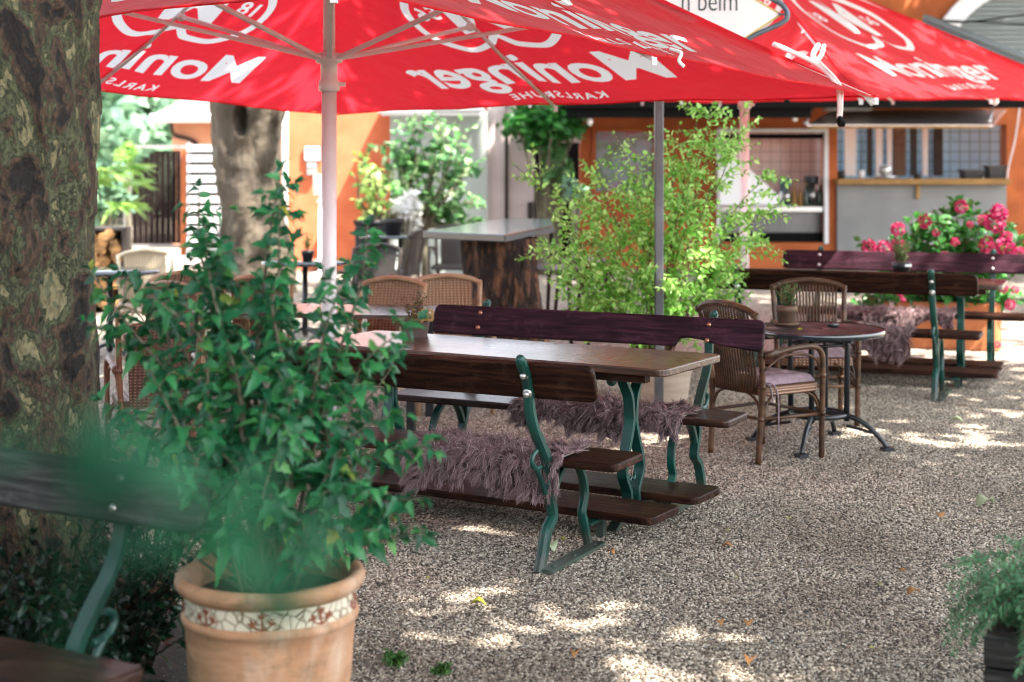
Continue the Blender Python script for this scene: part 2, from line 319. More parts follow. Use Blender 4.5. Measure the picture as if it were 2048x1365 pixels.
class MB:
    def __init__(s): s.v = []; s.f = []; s.sm = []
    def add(s, vs, fs, smooth=False):
        o = len(s.v); s.v += [tuple(v) for v in vs]
        s.f += [tuple(i + o for i in f) for f in fs]; s.sm += [smooth] * len(fs); return s
    def box(s, x0, y0, z0, x1, y1, z1, M=None):
        vs = [Vector((x, y, z)) for z in (z0, z1) for x, y in ((x0, y0), (x1, y0), (x1, y1), (x0, y1))]
        if M: vs = [M @ v for v in vs]
        return s.add(vs, [(3, 2, 1, 0), (4, 5, 6, 7), (0, 1, 5, 4), (1, 2, 6, 5), (2, 3, 7, 6), (3, 0, 4, 7)])
    def tube(s, pts, r, n=8, cap=True):
        P = [Vector(p) for p in pts]; k = len(P)
        R = [r] * k if isinstance(r, (int, float)) else list(r)
        T = [(P[min(i + 1, k - 1)] - P[max(i - 1, 0)]).normalized() for i in range(k)]
        a = Vector((0, 0, 1)) if abs(T[0].z) < .9 else Vector((1, 0, 0))
        X = T[0].cross(a).normalized(); vs = []
        for i in range(k):
            X = (X - T[i] * X.dot(T[i])).normalized(); Yv = T[i].cross(X)
            for j in range(n):
                q = 2 * PI * j / n; vs.append(P[i] + (X * math.cos(q) + Yv * math.sin(q)) * R[i])
        fs = [(i * n + j, i * n + (j + 1) % n, (i + 1) * n + (j + 1) % n, (i + 1) * n + j) for i in range(k - 1) for j in range(n)]
        s.add(vs, fs, True)
        if cap:
            o = len(s.v) - k * n
            s.f += [tuple(o + j for j in range(n))[::-1], tuple(o + (k - 1) * n + j for j in range(n))]; s.sm += [False, False]
        return s
    def sweep(s, pts, w, h, side=Vector((1, 0, 0))):
        """flat bar: w across along `side`, h thick inside the plane of the path (h may be a list)"""
        P = [Vector(p) for p in pts]; k = len(P); side = Vector(side); vs = []
        hs = [h] * k if isinstance(h, (int, float)) else h
        for i in range(k):
            t = (P[min(i + 1, k - 1)] - P[max(i - 1, 0)]).normalized(); nn = side.cross(t).normalized()
            a, b = side * (w / 2), nn * (hs[i] / 2)
            vs += [P[i] - a - b, P[i] + a - b, P[i] + a * 1.0 + b * .55, P[i] + a * .35 + b, P[i] - a * .35 + b, P[i] - a + b * .55]
        fs = [(i * 6 + j, i * 6 + (j + 1) % 6, (i + 1) * 6 + (j + 1) % 6, (i + 1) * 6 + j) for i in range(k - 1) for j in range(6)]
        fs += [tuple(range(6))[::-1], tuple((k - 1) * 6 + j for j in range(6))]
        return s.add(vs, fs)
    def prism(s, poly, z0, z1, M=None):
        n = len(poly); vs = [Vector((p[0], p[1], z0)) for p in poly] + [Vector((p[0], p[1], z1)) for p in poly]
        if M: vs = [M @ v for v in vs]
        return s.add(vs, [tuple(range(n))[::-1], tuple(range(n, 2 * n))] + [(i, (i + 1) % n, (i + 1) % n + n, i + n) for i in range(n)])
    def lathe(s, prof, n=36, M=None, smooth=True):
        k = len(prof); vs = [Vector((r * math.cos(2 * PI * j / n), r * math.sin(2 * PI * j / n), z)) for r, z in prof for j in range(n)]
        if M: vs = [M @ v for v in vs]
        return s.add(vs, [(i * n + j, i * n + (j + 1) % n, (i + 1) * n + (j + 1) % n, (i + 1) * n + j) for i in range(k - 1) for j in range(n)], smooth)
    def ball(s, c, r, n=10):
        c = Vector(c); r = (r, r, r) if isinstance(r, (int, float)) else r
        k = n // 2 + 1; vs = []
        for i in range(k + 1):
            p = PI * i / k
            for j in range(n): vs.append(c + Vector((r[0] * math.sin(p) * math.cos(2 * PI * j / n), r[1] * math.sin(p) * math.sin(2 * PI * j / n), -r[2] * math.cos(p))))
        return s.add(vs, [(i * n + j, i * n + (j + 1) % n, (i + 1) * n + (j + 1) % n, (i + 1) * n + j) for i in range(k) for j in range(n)], True)
    def build(s, name, m, parent=None, bevel=0, seg=2):
        me = bpy.data.meshes.new(name); me.from_pydata(s.v, [], s.f); me.update()
        me.polygons.foreach_set('use_smooth', s.sm)
        return link(name, me, m, parent, bevel, seg)

def link(name, me, m, parent=None, bevel=0, seg=2):
    if isinstance(m, str): m = MAT[m]
    me.materials.append(m); o = bpy.data.objects.new(name, me); COL.objects.link(o)
    if parent is not None: o.parent = parent
    if bevel:
        b = o.modifiers.new('bevel', 'BEVEL'); b.width = bevel; b.segments = seg; b.limit_method = 'ANGLE'; b.angle_limit = .6
        b.harden_normals = False
    return o

def np_mesh(name, V, faces_n, Fidx, m, parent=None, smooth=False):
    me = bpy.data.meshes.new(name)
    me.vertices.add(len(V)); me.vertices.foreach_set('co', np.asarray(V, np.float32).ravel())
    me.loops.add(Fidx.size); me.loops.foreach_set('vertex_index', np.asarray(Fidx, np.int32).ravel())
    nf = Fidx.shape[0]; me.polygons.add(nf)
    me.polygons.foreach_set('loop_start', np.arange(0, nf * faces_n, faces_n, dtype=np.int32))
    me.update(calc_edges=True); me.validate()
    if smooth: me.polygons.foreach_set('use_smooth', np.ones(len(me.polygons), bool))
    return link(name, me, m, parent)

def leaf_tmpl(ys, xs, fold=.12, droop=.25):
    """half-outline template: spine + both sides; every face a quad"""
    k = len(ys); V = []; 
    for y in ys: V.append((0, y, -droop * y * y))
    for sgn in (1, -1):
        for x, y in zip(xs, ys): V.append((sgn * x, y, fold * x - droop * y * y))
    Fq = []
    for i in range(k - 1):
        Fq.append((i, k + i, k + i + 1, i + 1)); Fq.append((i, i + 1, 2 * k + i + 1, 2 * k + i))
    return np.array(V, float), np.array(Fq)
T_LOBE = leaf_tmpl([0, .09, .26, .40, .48, .60, .70, .85, 1], [.012, .14, .27, .36, .23, .20, .21, .08, .01], .32, .42)
T_OVAL = leaf_tmpl([0, .3, .7, 1], [.015, .27, .22, .01], .2, .2)
T_LONG = leaf_tmpl([0, .3, .65, 1], [.02, .12, .1, .01], .2, .3)
T_CARD = leaf_tmpl([0, .45, 1], [.05, .42, .03], .15, .15)
T_ROUND = leaf_tmpl([0, .2, .6, 1], [.1, .42, .42, .1], .2, .2)

def leafmesh(name, tmpl, P, D, S, m, parent=None, up=(0, 0, 1), jitter=.5):
    """one leaf per row: P base, D direction, S length"""
    P = np.asarray(P, float); D = np.asarray(D, float); S = np.asarray(S, float); n = len(P)
    D /= np.linalg.norm(D, axis=1, keepdims=True) + 1e-9
    N = np.tile(np.array(up, float), (n, 1)) + nr.normal(0, jitter, (n, 3))
    X = np.cross(D, N); X /= np.linalg.norm(X, axis=1, keepdims=True) + 1e-9
    Z = np.cross(X, D)
    V, Fq = tmpl; k = len(V)
    zs = nr.uniform(.2, 2.4, n)[:, None, None]; xs_ = nr.uniform(.72, 1.15, n)[:, None, None]
    W = P[:, None, :] + S[:, None, None] * (V[None, :, 0, None] * xs_ * X[:, None, :] + V[None, :, 1, None] * D[:, None, :] + V[None, :, 2, None] * zs * Z[:, None, :])
    FF = (Fq[None] + (np.arange(n) * k)[:, None, None]).reshape(-1, 4)
    return np_mesh(name, W.reshape(-1, 3), 4, FF, m, parent)

def tag(o, label, cat, group=None, kind=None):
    if label: o['label'] = label
    if cat: o['category'] = cat
    if group: o['group'] = group
    if kind: o['kind'] = kind
    return o
def thing(name, label, cat, loc=(0, 0, 0), rz=0, group=None, scale=1):
    o = bpy.data.objects.new(name, None); COL.objects.link(o); o.empty_display_size = .1
    o.location = loc; o.rotation_euler = (0, 0, rz); o.scale = (scale,) * 3
    return tag(o, label, cat, group)
def dup(root, loc, rz, label=None, group=None, scale=None):
    def cp(o, par):
        c = o.copy(); COL.objects.link(c)
        if par: c.parent = par
        for ch in list(o.children): cp(ch, c)
        return c
    r = cp(root, None); r.location = loc; r.rotation_euler = (0, 0, rz)
    if scale: r.scale = (scale,) * 3
    if label: r['label'] = label
    if group: r['group'] = group
    return r
def rrect(x0, y0, x1, y1, r, n=5):
    out = []
    for cx, cy, a in ((x1 - r, y1 - r, 0), (x0 + r, y1 - r, PI / 2), (x0 + r, y0 + r, PI), (x1 - r, y0 + r, 1.5 * PI)):
        for i in range(n + 1):
            q = a + PI / 2 * i / n; out.append((cx + r * math.cos(q), cy + r * math.sin(q)))
    return out
def text_mesh(body, size, extrude, shear=0, offset=0, spacing=1):
    c = bpy.data.curves.new('t', 'FONT'); c.body = body; c.size = size; c.extrude = extrude; c.shear = shear; c.offset = offset
    c.space_character = spacing; c.align_x = 'CENTER'; c.resolution_u = 4
    o = bpy.data.objects.new('t', c); COL.objects.link(o)
    dg = bpy.context.evaluated_depsgraph_get(); dg.update()
    me = bpy.data.meshes.new_from_object(o.evaluated_get(dg))
    V = [v.co.copy() for v in me.vertices]; Fs = [tuple(p.vertices) for p in me.polygons]
    bpy.data.objects.remove(o); bpy.data.curves.remove(c); bpy.data.meshes.remove(me)
    return V, Fs
# ------------------------------------------------------------------ ground
mb = MB(); mb.add([(-90, -12, 0), (90, -12, 0), (90, 160, 0), (-90, 160, 0)], [(0, 1, 2, 3)])
g = mb.build('ground', 'gravel'); tag(g, 'beige gravel ground of the beer garden', 'ground', kind='structure')

mb = MB(); mb.add([(p.x, p.y, .006) for p in catmull([(-3.4, 3.2, 0), (-1.35, 3.25, 0), (-.98, 3.7, 0), (-.92, 4.3, 0), (-1.0, 4.9, 0), (-1.1, 5.6, 0), (-1.5, 6.0, 0), (-2.4, 6.1, 0), (-3.6, 5.6, 0), (-3.9, 4.4, 0)], 5, True)], [tuple(range(50))])  # dark patch added on the ground to deepen the shade around the trunk
g = mb.build('shade_patch', 'soil'); tag(g, 'dark shade patch around the near plane tree', 'shade patch', kind='structure')

def pebbles():
    V = [(-.94, 4.4, .001), (2.3, 4.4, .001), (3.2, 8.0, .001), (4.6, 12.5, .001), (-2.6, 12.5, .001), (-1.6, 6.1, .001)]
    me = bpy.data.meshes.new('gravel'); me.from_pydata(V, [], [(0, 1, 2, 5), (5, 2, 3, 4)]); me.update()
    o = link('gravel', me, 'pebble'); tag(o, 'loose rounded gravel stones covering the yard', 'gravel', kind='stuff')
    ng = bpy.data.node_groups.new('pebbles', 'GeometryNodeTree')
    ng.interface.new_socket('Geometry', in_out='INPUT', socket_type='NodeSocketGeometry')
    ng.interface.new_socket('Geometry', in_out='OUTPUT', socket_type='NodeSocketGeometry')
    N = ng.nodes; L = ng.links
    gi = N.new('NodeGroupInput'); go = N.new('NodeGroupOutput')
    ds = N.new('GeometryNodeDistributePointsOnFaces'); ds.inputs['Density'].default_value = 8600
    ico = N.new('GeometryNodeMeshIcoSphere'); ico.inputs['Radius'].default_value = .0062; ico.inputs['Subdivisions'].default_value = 2
    sm = N.new('GeometryNodeSetMaterial'); sm.inputs['Material'].default_value = MAT['pebble']
    ip = N.new('GeometryNodeInstanceOnPoints')
    rs = N.new('FunctionNodeRandomValue'); rs.data_type = 'FLOAT_VECTOR'
    rs.inputs[0].default_value = (.55, .5, .35); rs.inputs[1].default_value = (1.35, 1.05, .85)
    rr = N.new('FunctionNodeRandomValue'); rr.data_type = 'FLOAT_VECTOR'
    rr.inputs[0].default_value = (-.6, -.6, 0); rr.inputs[1].default_value = (.6, .6, 6.28)
    L.new(gi.outputs[0], ds.inputs['Mesh']); L.new(ds.outputs['Points'], ip.inputs['Points'])
    L.new(ico.outputs[0], sm.inputs[0]); L.new(sm.outputs[0], ip.inputs['Instance'])
    L.new(rs.outputs[0], ip.inputs['Scale']); L.new(rr.outputs[0], ip.inputs['Rotation']); L.new(ip.outputs[0], go.inputs[0])
    md = o.modifiers.new('pebbles', 'NODES'); md.node_group = ng
pebbles()

# ------------------------------------------------------------------ restaurant building
def rb(mb, u0, v0, u1, v1, Y, d):
    a, b = at(u0, v1, Y), at(u1, v0, Y); mb.box(a.x, Y, a.z, b.x, Y + d, b.z); return mb
def wall_holes(mb, u0, v0, u1, v1, Y, d, holes):
    us = sorted({u0, u1, *[h[0] for h in holes], *[h[2] for h in holes]})
    for a, b in zip(us, us[1:]):
        cut = sorted([(h[1], h[3]) for h in holes if h[0] <= a and h[2] >= b]); v = v0
        for c0, c1 in cut:
            if c0 > v: rb(mb, a, v, b, c0, Y, d)
            v = c1
        if v < v1: rb(mb, a, v, b, v1, Y, d)
YB = 24.0; GV = VH + F * H / YB
B = thing('restaurant_building', 'long orange restaurant building with serving hatches and an arched upper window', 'building', (0, 24, 0))
def bpart(mb, name, m, par=None, bevel=0):
    o = mb.build(name, m, bevel=bevel)
    p = par or B; o.parent = p
    o.matrix_parent_inverse = Matrix.Translation((0, -24, 0)) if True else o.matrix_parent_inverse
    return o
m_ = MB(); wall_holes(m_, 1160, -420, 2420, GV, 24, .3, [(1190, 262, 1310, 386), (1440, 263, 1650, 486), (1675, 250, 2013, GV)])
bpart(m_, 'wall', 'orange_dark')
m_ = MB(); rb(m_, 575, 120, 780, VH + F * H / 23.6, 23.6, .5); bpart(m_, 'wall', 'orange')
m_ = MB(); rb(m_, 780, 222, 975, VH + F * H / 23.0, 23.0, 1.0); bpart(m_, 'booth_wall', 'greygreen')
m_ = MB(); rb(m_, 975, 180, 1068, VH + F * H / 23.2, 23.2, 1.0); bpart(m_, 'wall', 'pinkwall')
m_ = MB(); rb(m_, 1068, 180, 1162, 285, 23.4, .3); bpart(m_, 'wall', 'pinkwall')
m_ = MB(); rb(m_, 1066, 285, 1162, GV, 25.5, .2); bpart(m_, 'doorway_back', 'black')
m_ = MB(); rb(m_, 780, 170, 975, 222, 24.0, .3); bpart(m_, 'wall', 'orange')
# corrugated light roof strips of the booth
for (u0, u1, v) in ((752, 868, 214), (868, 968, 211)):
    m_ = MB(); a = at(u0, v + 10, 22.6); b = at(u1, v, 22.6)
    m_.box(a.x, 22.3, a.z, b.x - .02, 24.0, a.z + .09); bpart(m_, 'roof_sheet', 'frost')
m_ = MB(); a = at(765, 232, 22.6); b = at(970, 226, 22.6); m_.box(a.x, 22.4, a.z, b.x, 22.55, b.z); bpart(m_, 'roof_batten', 'whitetrim')
# drain pipes
m_ = MB(); p = at(570, 0, 23.4); m_.tube([(p.x, 23.4, 0), (p.x, 23.4, 3.1)], .045, 10); bpart(m_, 'drain_pipe', 'whitetrim')
m_ = MB(); p = at(1013, 0, 23.1); m_.tube([(p.x, 23.1, .2), (p.x, 23.1, 2.6)], .03, 10); bpart(m_, 'cable_pipe', 'darkwood')
m_ = MB(); rb(m_, 1055, 405, 1066, 440, 23.1, .1); bpart(m_, 'door_handle', 'darkwood')
# picture window
m_ = MB(); wall_holes(m_, 1184, 257, 1316, 391, 23.97, .1, [(1192, 264, 1308, 384)]); wf = bpart(m_, 'window_frame', 'orange_dark')
def pane_reflection_mat():
    m, nt, b = newmat('menu window with painted reflections')
    f = noise_tex(nt, 2.6, (1, 1, 1), 4, .6, .5)
    c = ramp(nt, f, [(.3, (.05, .07, .06)), (.45, (.12, .18, .1)), (.52, (.2, .26, .3)), (.6, (.28, .12, .16)), (.68, (.22, .25, .35)), (.8, (.08, .1, .08))])  # coloured reflections painted into the pane as noise patches
    nt.links.new(c, b.inputs['Base Color']); b.inputs['Roughness'].default_value = .12; return m
MAT['menuwin'] = pane_reflection_mat()
MAT['slatwhite'] = mat('white slats', (.5, .5, .51), rough=.6)
m_ = MB(); rb(m_, 1192, 264, 1308, 384, 24.05, .04); bpart(m_, 'window_pane', 'menuwin')
# kitchen window
m_ = MB(); wall_holes(m_, 1434, 258, 1657, 488, 23.95, .12, [(1440, 265, 1650, 488)]); bpart(m_, 'window_frame', 'whitetrim')
m_ = MB(); rb(m_, 1436, 268, 1652, 278, 24.1, .2); bpart(m_, 'window_blind_box', 'black')
m_ = MB(); rb(m_, 1330, 200, 1665, GV, 25.7, .1); bpart(m_, 'kitchen_wall', 'tile_beige')
m_ = MB(); rb(m_, 1668, 200, 2080, GV, 25.7, .1); bpart(m_, 'kitchen_wall', 'tile_blue')
m_ = MB(); rb(m_, 1665, 200, 1668, GV, 24.31, 1.4); bpart(m_, 'kitchen_partition', 'tile_beige')
m_ = MB(); rb(m_, 1440, 414, 1650, 424, 24.05, .8); bpart(m_, 'kitchen_counter', 'steel', bevel=.005)
m_ = MB(); rb(m_, 1442, 424, 1648, 466, 24.25, .5); bpart(m_, 'counter_front', 'steel_dark')
m_ = MB(); rb(m_, 1442, 466, 1648, 484, 24.15, .6); bpart(m_, 'counter_base', 'black')
# strips hanging inside the hatch
for u0, u1, mm in ((1690, 1712, 'cream'), (1735, 1745, 'darkwood'), (1752, 1765, 'white'), (1775, 1784, 'white'), (1787, 1812, 'wood_light'), (1822, 1834, 'darkwood'), (1846, 1856, 'cream'), (1868, 1886, 'darkwood')):
    m_ = MB(); rb(m_, u0, 252, u1, 352, 25.4, .06); bpart(m_, 'kitchen_shelf_post', mm if mm != 'wood_light' else 'potclay')
m_ = MB(); a = at(1672, 369, 23.9); b = at(2014, 358, 23.9); m_.box(a.x, 23.72, a.z, b.x, 24.4, b.z); bpart(m_, 'serving_ledge', 'wood_light', bevel=.006)
m_ = MB(); rb(m_, 1675, 369.3, 2013, GV, 23.9, .2); bpart(m_, 'counter_panel', 'greypanel')
m_ = MB(); rb(m_, 1833, 371, 1840, 398, 23.85, .04); bpart(m_, 'ledge_bracket', 'wood_light')
# hatch flap with chains
m_ = MB(); a, b, c, d = at(1615, 250, 22.5), at(1985, 250, 22.5), at(2012, 219, 23.9), at(1668, 219, 23.9)
m_.add([a, b, c, d, a + Vector((0, 0, -.03)), b + Vector((0, 0, -.03)), c + Vector((0, 0, -.03)), d + Vector((0, 0, -.03))],
       [(0, 1, 2, 3), (7, 6, 5, 4), (0, 4, 5, 1), (1, 5, 6, 2), (2, 6, 7, 3), (3, 7, 4, 0)])
fl = bpart(m_, 'hatch_flap', 'flap')
m_ = MB(); a, b = at(1620, 257, 22.5), at(1978, 252, 22.5); m_.box(a.x, 22.47, a.z, b.x, 22.53, b.z); bpart(m_, 'flap_edge', 'wood_light')
for u0, v0, u1, v1 in ((1612, 246, 1628, 212), (1978, 242, 1990, 205)):
    m_ = MB(); m_.tube([at(u0, v0, 22.5), at(u1, v1, 23.2)], .018, 6); m_.ball(at(u0, v0, 22.5), .04); bpart(m_, 'flap_chain', 'alu')
# lean-to roof
m_ = MB(); a = at(1132, 238, 22); b = at(2060, 207, 22); zt = at(0, 200, 22).z
m_.box(a.x, 22.0, zt, b.x, 23.98, zt + .12); m_.box(a.x, 22.0, at(0, 216, 22).z, b.x, 22.1, zt - .002); bpart(m_, 'lean_to_roof', 'black')
m_ = MB(); a = at(1132, 236, 22.11); b = at(1622, 216, 22.11); m_.box(a.x, 22.11, a.z, b.x, 22.16, zt - .004); bpart(m_, 'roof_fascia', 'black')
m_ = MB(); a = at(1185, 232, 22.3); b = at(1310, 224, 22.3); m_.box(a.x, 22.3, a.z, b.x, 22.4, b.z); bpart(m_, 'roof_lath', 'wood_light')
m_ = MB(); rb(m_, 1655, 207, 1745, 222, 23.2, .3); bpart(m_, 'sign_box', 'frost')
# arched upper window
m_ = MB(); c = at(2075, 150, 23.9); Rr = 215 / F * 23.9; Ri = 180 / F * 23.9
pts = [(Rr * math.cos(q), Rr * .86 * math.sin(q)) for q in [PI * i / 24 for i in range(25)]]; pin = [(Ri * math.cos(q), Ri * .84 * math.sin(q)) for q in [PI * i / 24 for i in range(25)]]
base = at(2075, 128, 23.9)
for i in range(24):
    m_.prism([pts[i], pts[i + 1], pin[i + 1], pin[i]], 0, .14, Matrix.Translation((base.x, 23.98, base.z)) @ Matrix.Rotation(PI / 2, 4, 'X'))
bpart(m_, 'arch_frame', 'whitetrim')
m_ = MB(); m_.prism(pin, 0, .03, Matrix.Translation((base.x, 23.99, base.z)) @ Matrix.Rotation(PI / 2, 4, 'X'))
for k in range(16):
    z = base.z + .02 + k * Ri * .84 / 16; hw = Ri * math.sqrt(max(0, 1 - ((z - base.z + .05) / (Ri * .84)) ** 2))
    if hw > .1: m_.box(base.x - hw, 23.93, z, base.x + hw, 23.958, z + .05)
bpart(m_, 'shutter', 'louver')
m_ = MB(); p1, p2 = at(1850, 35, 22.6), at(2140, 150, 20.5)
d = (p2 - p1).normalized()
for off, r, mm in (((0, 0, 0), .05, 0), ((0, .1, -.09), .06, 0), ((0, .2, -.2), .07, 0)):
    m_.tube([p1 + Vector(off), p2 + Vector(off)], r, 8)
bpart(m_, 'awning_rail', 'louver')
m_ = MB(); m_.tube(catmull([at(1862, 36, 23.5), at(1925, 45, 23.4), at(2060, 28, 23.2)], 8), .014, 6); m_.tube(catmull([at(1862, 40, 23.5), at(1985, 46, 23.3), at(2070, 50, 23.2)], 8), .014, 6); bpart(m_, 'cable', 'black')
m_ = MB(); m_.tube(catmull([at(2040, 212, 23.9), at(2030, 280, 23.9), at(2018, 330, 23.9), at(2014, 360, 23.9)], 8), .012, 6); bpart(m_, 'cable', 'whitetrim')
m_ = MB(); a = at(1150, -420, 24); b = at(2440, 0, 24); m_.box(a.x, 23.4, a.z, b.x, 24.6, a.z + .2); bpart(m_, 'eaves', 'whitetrim')

def simple(name, label, cat, mbb, m, group=None, bevel=0):
    o = mbb.build(name, m, bevel=bevel); return tag(o, label, cat, group)
def prop(name, label, cat, c, rz=0, group=None, scale=1): return thing(name, label, cat, c, rz, group, scale)
# kitchen items
def kit(u, v, Y): return at(u, v, Y)
zl = at(0, 357.8, 23.9).z
def bin_(u, w, h, label):
    m = MB(); p = at(u, 0, 24.1); m.prism(rrect(-w / 2, -.14, w / 2, .14, .03), 0, h); 
    vs = m.v; n = len(vs) // 2
    m.v = [(x * .86, y * .86, z) if z == 0 else (x, y, z) for x, y, z in vs]
    m.box(-w / 2 - .012, -.155, h - .02, w / 2 + .012, .155, h + .002)
    o = m.build('serving_bin', 'potblack'); o.location = (p.x, 24.08, zl); tag(o, label, 'bin')
bin_(1942, .34, .14, 'low black plastic bin on the serving ledge'); bin_(1989, .30, .2, 'taller black plastic bin at the end of the serving ledge')
def cup(u, r, h, m, label, cat='cup', name='cup', Y=24.05, z=None):
    mm = MB(); mm.lathe([(0, 0), (r * .8, 0), (r, h), (r * .9, h), (r * .72, .02), (0, .02)], 20)
    o = mm.build(name, m); p = at(u, 0, Y); o.location = (p.x, Y, zl if z is None else z); tag(o, label, cat)
cup(1723, .055, .13, 'white', 'white cup on the serving ledge'); cup(1682, .07, .12, 'potblack', 'small black tub at the left end of the serving ledge', 'tub', 'tub')
cup(1835, .07, .08, 'potblack', 'low black tub in the middle of the serving ledge', 'tub', 'tub')
m_ = MB(); p = at(1770, 0, 24.1); m_.lathe([(0, 0), (.16, 0), (.18, .03), (.05, .05), (0, .05)], 24); m_.lathe([(.06, .05), (.1, .1), (.09, .19), (.06, .21), (0, .21)], 20)
o = m_.build('serving_dish', 'steel'); o.location = (p.x, 24.1, zl); tag(o, 'shiny metal serving dish on the hatch ledge', 'dish')
zc = at(0, 413.8, 24.2).z
def mixer(u, s, m, label):
    t = thing('stand_mixer', label, 'mixer', (at(u, 0, 24.4).x, 24.4, zc))
    b = MB(); b.prism(rrect(-.12, -.16, .12, .16, .05), 0, .05); b.prism(rrect(-.06, .02, .06, .14, .03), .05, .3); b.build('body', m, t, .01)
    b = MB(); b.prism(rrect(-.08, -.18, .08, .14, .06), .3, .42); b.build('head', m, t, .02)
    b = MB(); b.lathe([(0, .06), (.07, .06), (.11, .22), (.1, .22), (0, .09)], 20, Matrix.Translation((0, -.07, 0))); b.build('bowl', 'steel', t); t.scale = (s,) * 3
mixer(1570, 1.05, 'mixer', 'teal stand mixer on the kitchen counter'); mixer(1622, 1.15, 'potblack', 'black stand mixer beside the bottles in the kitchen window')
for i, (u, h, lab) in enumerate(((1588, .34, 'slim pale bottle right of the teal mixer'), (1600, .3, 'short pale bottle between the two mixers'), (1612, .36, 'dark green bottle left of the black mixer'), (1640, .36, 'dark green bottle at the window edge'))):
    t = thing('bottle', lab, 'bottle', (at(u, 0, 24.22).x, 24.22, zc), group='bottles on the kitchen counter')
    b = MB(); b.lathe([(0, 0), (.038, 0), (.04, .02), (.04, h * .58), (.016, h * .75), (.014, h * .93), (0, h * .93)], 16); b.build('glass_body', 'wood_light' if i < 2 else 'bottle', t)
    b = MB(); b.lathe([(0, h * .93), (.017, h * .93), (.017, h), (0, h)], 12); b.build('cap', 'gold', t)
m_ = MB(); a, b, c = at(1436, 300, 23.4), at(1562, 402, 23.4), at(1462, 412, 23.4); q = [at(1436, 300, 23.3), at(1456, 300, 23.3), at(1562, 396, 23.3), at(1556, 410, 23.3), at(1440, 410, 23.3)]  # white panel stands in for the bright glare across the window
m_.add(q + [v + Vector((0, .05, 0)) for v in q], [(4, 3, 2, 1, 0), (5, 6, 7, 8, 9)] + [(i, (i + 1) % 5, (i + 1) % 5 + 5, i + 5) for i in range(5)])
simple('glare_panel', 'white sloping panel put in for the glare across the kitchen window', 'panel', m_, 'white')
for u, v, Y, lab in ((1180, 244, 22.2, 'bare bulb hanging over the picture window'), (1590, 236, 22.2, 'bare bulb hanging over the kitchen window')):
    t = thing('pendant_bulb', lab, 'bulb', at(u, v, Y)); b = MB(); b.ball((0, 0, 0), (.045, .045, .06), 12); b.build('bulb', 'glassbulb', t)
    b = MB(); b.lathe([(.0, .05), (.03, .05), (.03, .11), (0, .11)], 10); b.tube([(0, 0, .11), (0, 0, .22)], .008, 6); b.build('socket', 'black', t)
# notice, box and lamp on the orange wall
t = thing('notice_board', 'white paper notice in a frame on the orange wall', 'notice', at(625, 307, 23.55)); b = MB(); b.box(-.13, -.01, -.12, .13, .02, .12); b.build('frame', 'darkwood', t)
b = MB(); b.box(-.115, -.02, -.105, .115, -.0125, .105); b.build('paper', 'white', t)
t = thing('letter_box', 'small grey box fixed below the paper notice', 'box', at(624, 338, 23.55)); b = MB(); b.box(-.075, -.06, -.1, .075, .04, .1); b.build('body', 'greypanel', t, .01); b = MB(); b.box(-.055, -.07, .03, .055, -.0625, .06); b.build('slot', 'white', t)
p = gd(641, 556); t = thing('floor_lamp', 'white standing lamp in front of the orange wall', 'lamp', (at(641, 0, 22.6).x, 22.6, 0))
b = MB(); b.lathe([(.13, 0), (.13, .03), (.03, .05), (.025, 1.2), (0, 1.2)], 16); b.build('pole', 'white', t)
b = MB(); b.lathe([(.10, 1.17), (.11, 1.42), (.09, 1.47), (0, 1.47)], 20); b.build('lamp_shade', 'lampshade', t)
b = MB(); b.ball((0, -.02, 1.08), .05); b.build('knob', 'white', t)

# ------------------------------------------------------------------ small house on the left, gate, screen
YS = 30.0
t = thing('small_house', 'small salmon coloured house with tiled roof and white gutter', 'house', (0, YS, 0))
def sp(m_, n, mm): o = m_.build(n, mm, t); o.matrix_parent_inverse = Matrix.Translation((0, -YS, 0)); return o
m_ = MB(); a = at(345, 236, YS); b = at(640, 0, YS); m_.box(a.x, YS, 0, b.x, YS + 4, a.z); sp(m_, 'wall', 'salmon')
m_ = MB(); p0 = at(302, 232, YS - .6); p1 = at(660, 228, YS - .6); top = at(372, 188, YS + 2.5)
zz = p0.z; L = p0.x; Rr = p1.x
m_.add([(L, YS - .6, zz), (Rr, YS - .6, zz), (Rr, YS + 2.5, zz + 1.15), (L + 1.3, YS + 2.5, zz + 1.15), (L, YS + 5, zz),
        (L, YS - .6, zz - .12), (Rr, YS - .6, zz - .12), (Rr, YS + 2.5, zz + 1.0), (L + 1.3, YS + 2.5, zz + 1.0), (L, YS + 5, zz - .12)],
       [(0, 1, 2, 3), (0, 3, 4), (5, 7, 6), (5, 8, 7), (5, 9, 8), (0, 5, 6, 1), (0, 4, 9, 5)]); sp(m_, 'roof', 'tileroof')
m_ = MB(); m_.tube([(L, YS - .66, zz - .05), (Rr, YS - .66, zz - .05)], .085, 10); sp(m_, 'gutter', 'whitetrim')
m_ = MB(); m_.tube(catmull([at(342, 240, YS - .5), at(344, 262, YS - .3), at(352, 272, YS - .08), at(392, 288, YS - .08), at(397, 340, YS - .08)], 6), .04, 8); sp(m_, 'downpipe', 'darkwood')
YG = 25.5
t = thing('wooden_gate', 'dark brown board gate in a grey metal frame', 'gate', (0, YG, 0))
def gp(m_, n, mm): o = m_.build(n, mm, t); o.matrix_parent_inverse = Matrix.Translation((0, -YG, 0)); return o
m_ = MB(); gz = VH + F * H / YG; a, b = at(264, 488, YG), at(364, 302, YG); nb = 9; w = (b.x - a.x) / nb
for k in range(nb): m_.box(a.x + k * w + .006, YG, a.z, a.x + (k + 1) * w - .006, YG + .04, b.z - (.9 * max(0, .45 - k / nb) ** 1.5))
gp(m_, 'boards', 'wood_gate')
m_ = MB()
for u in (255, 368): p = at(u, 290, YG); m_.box(p.x - .05, YG - .03, 0, p.x + .05, YG + .07, p.z)
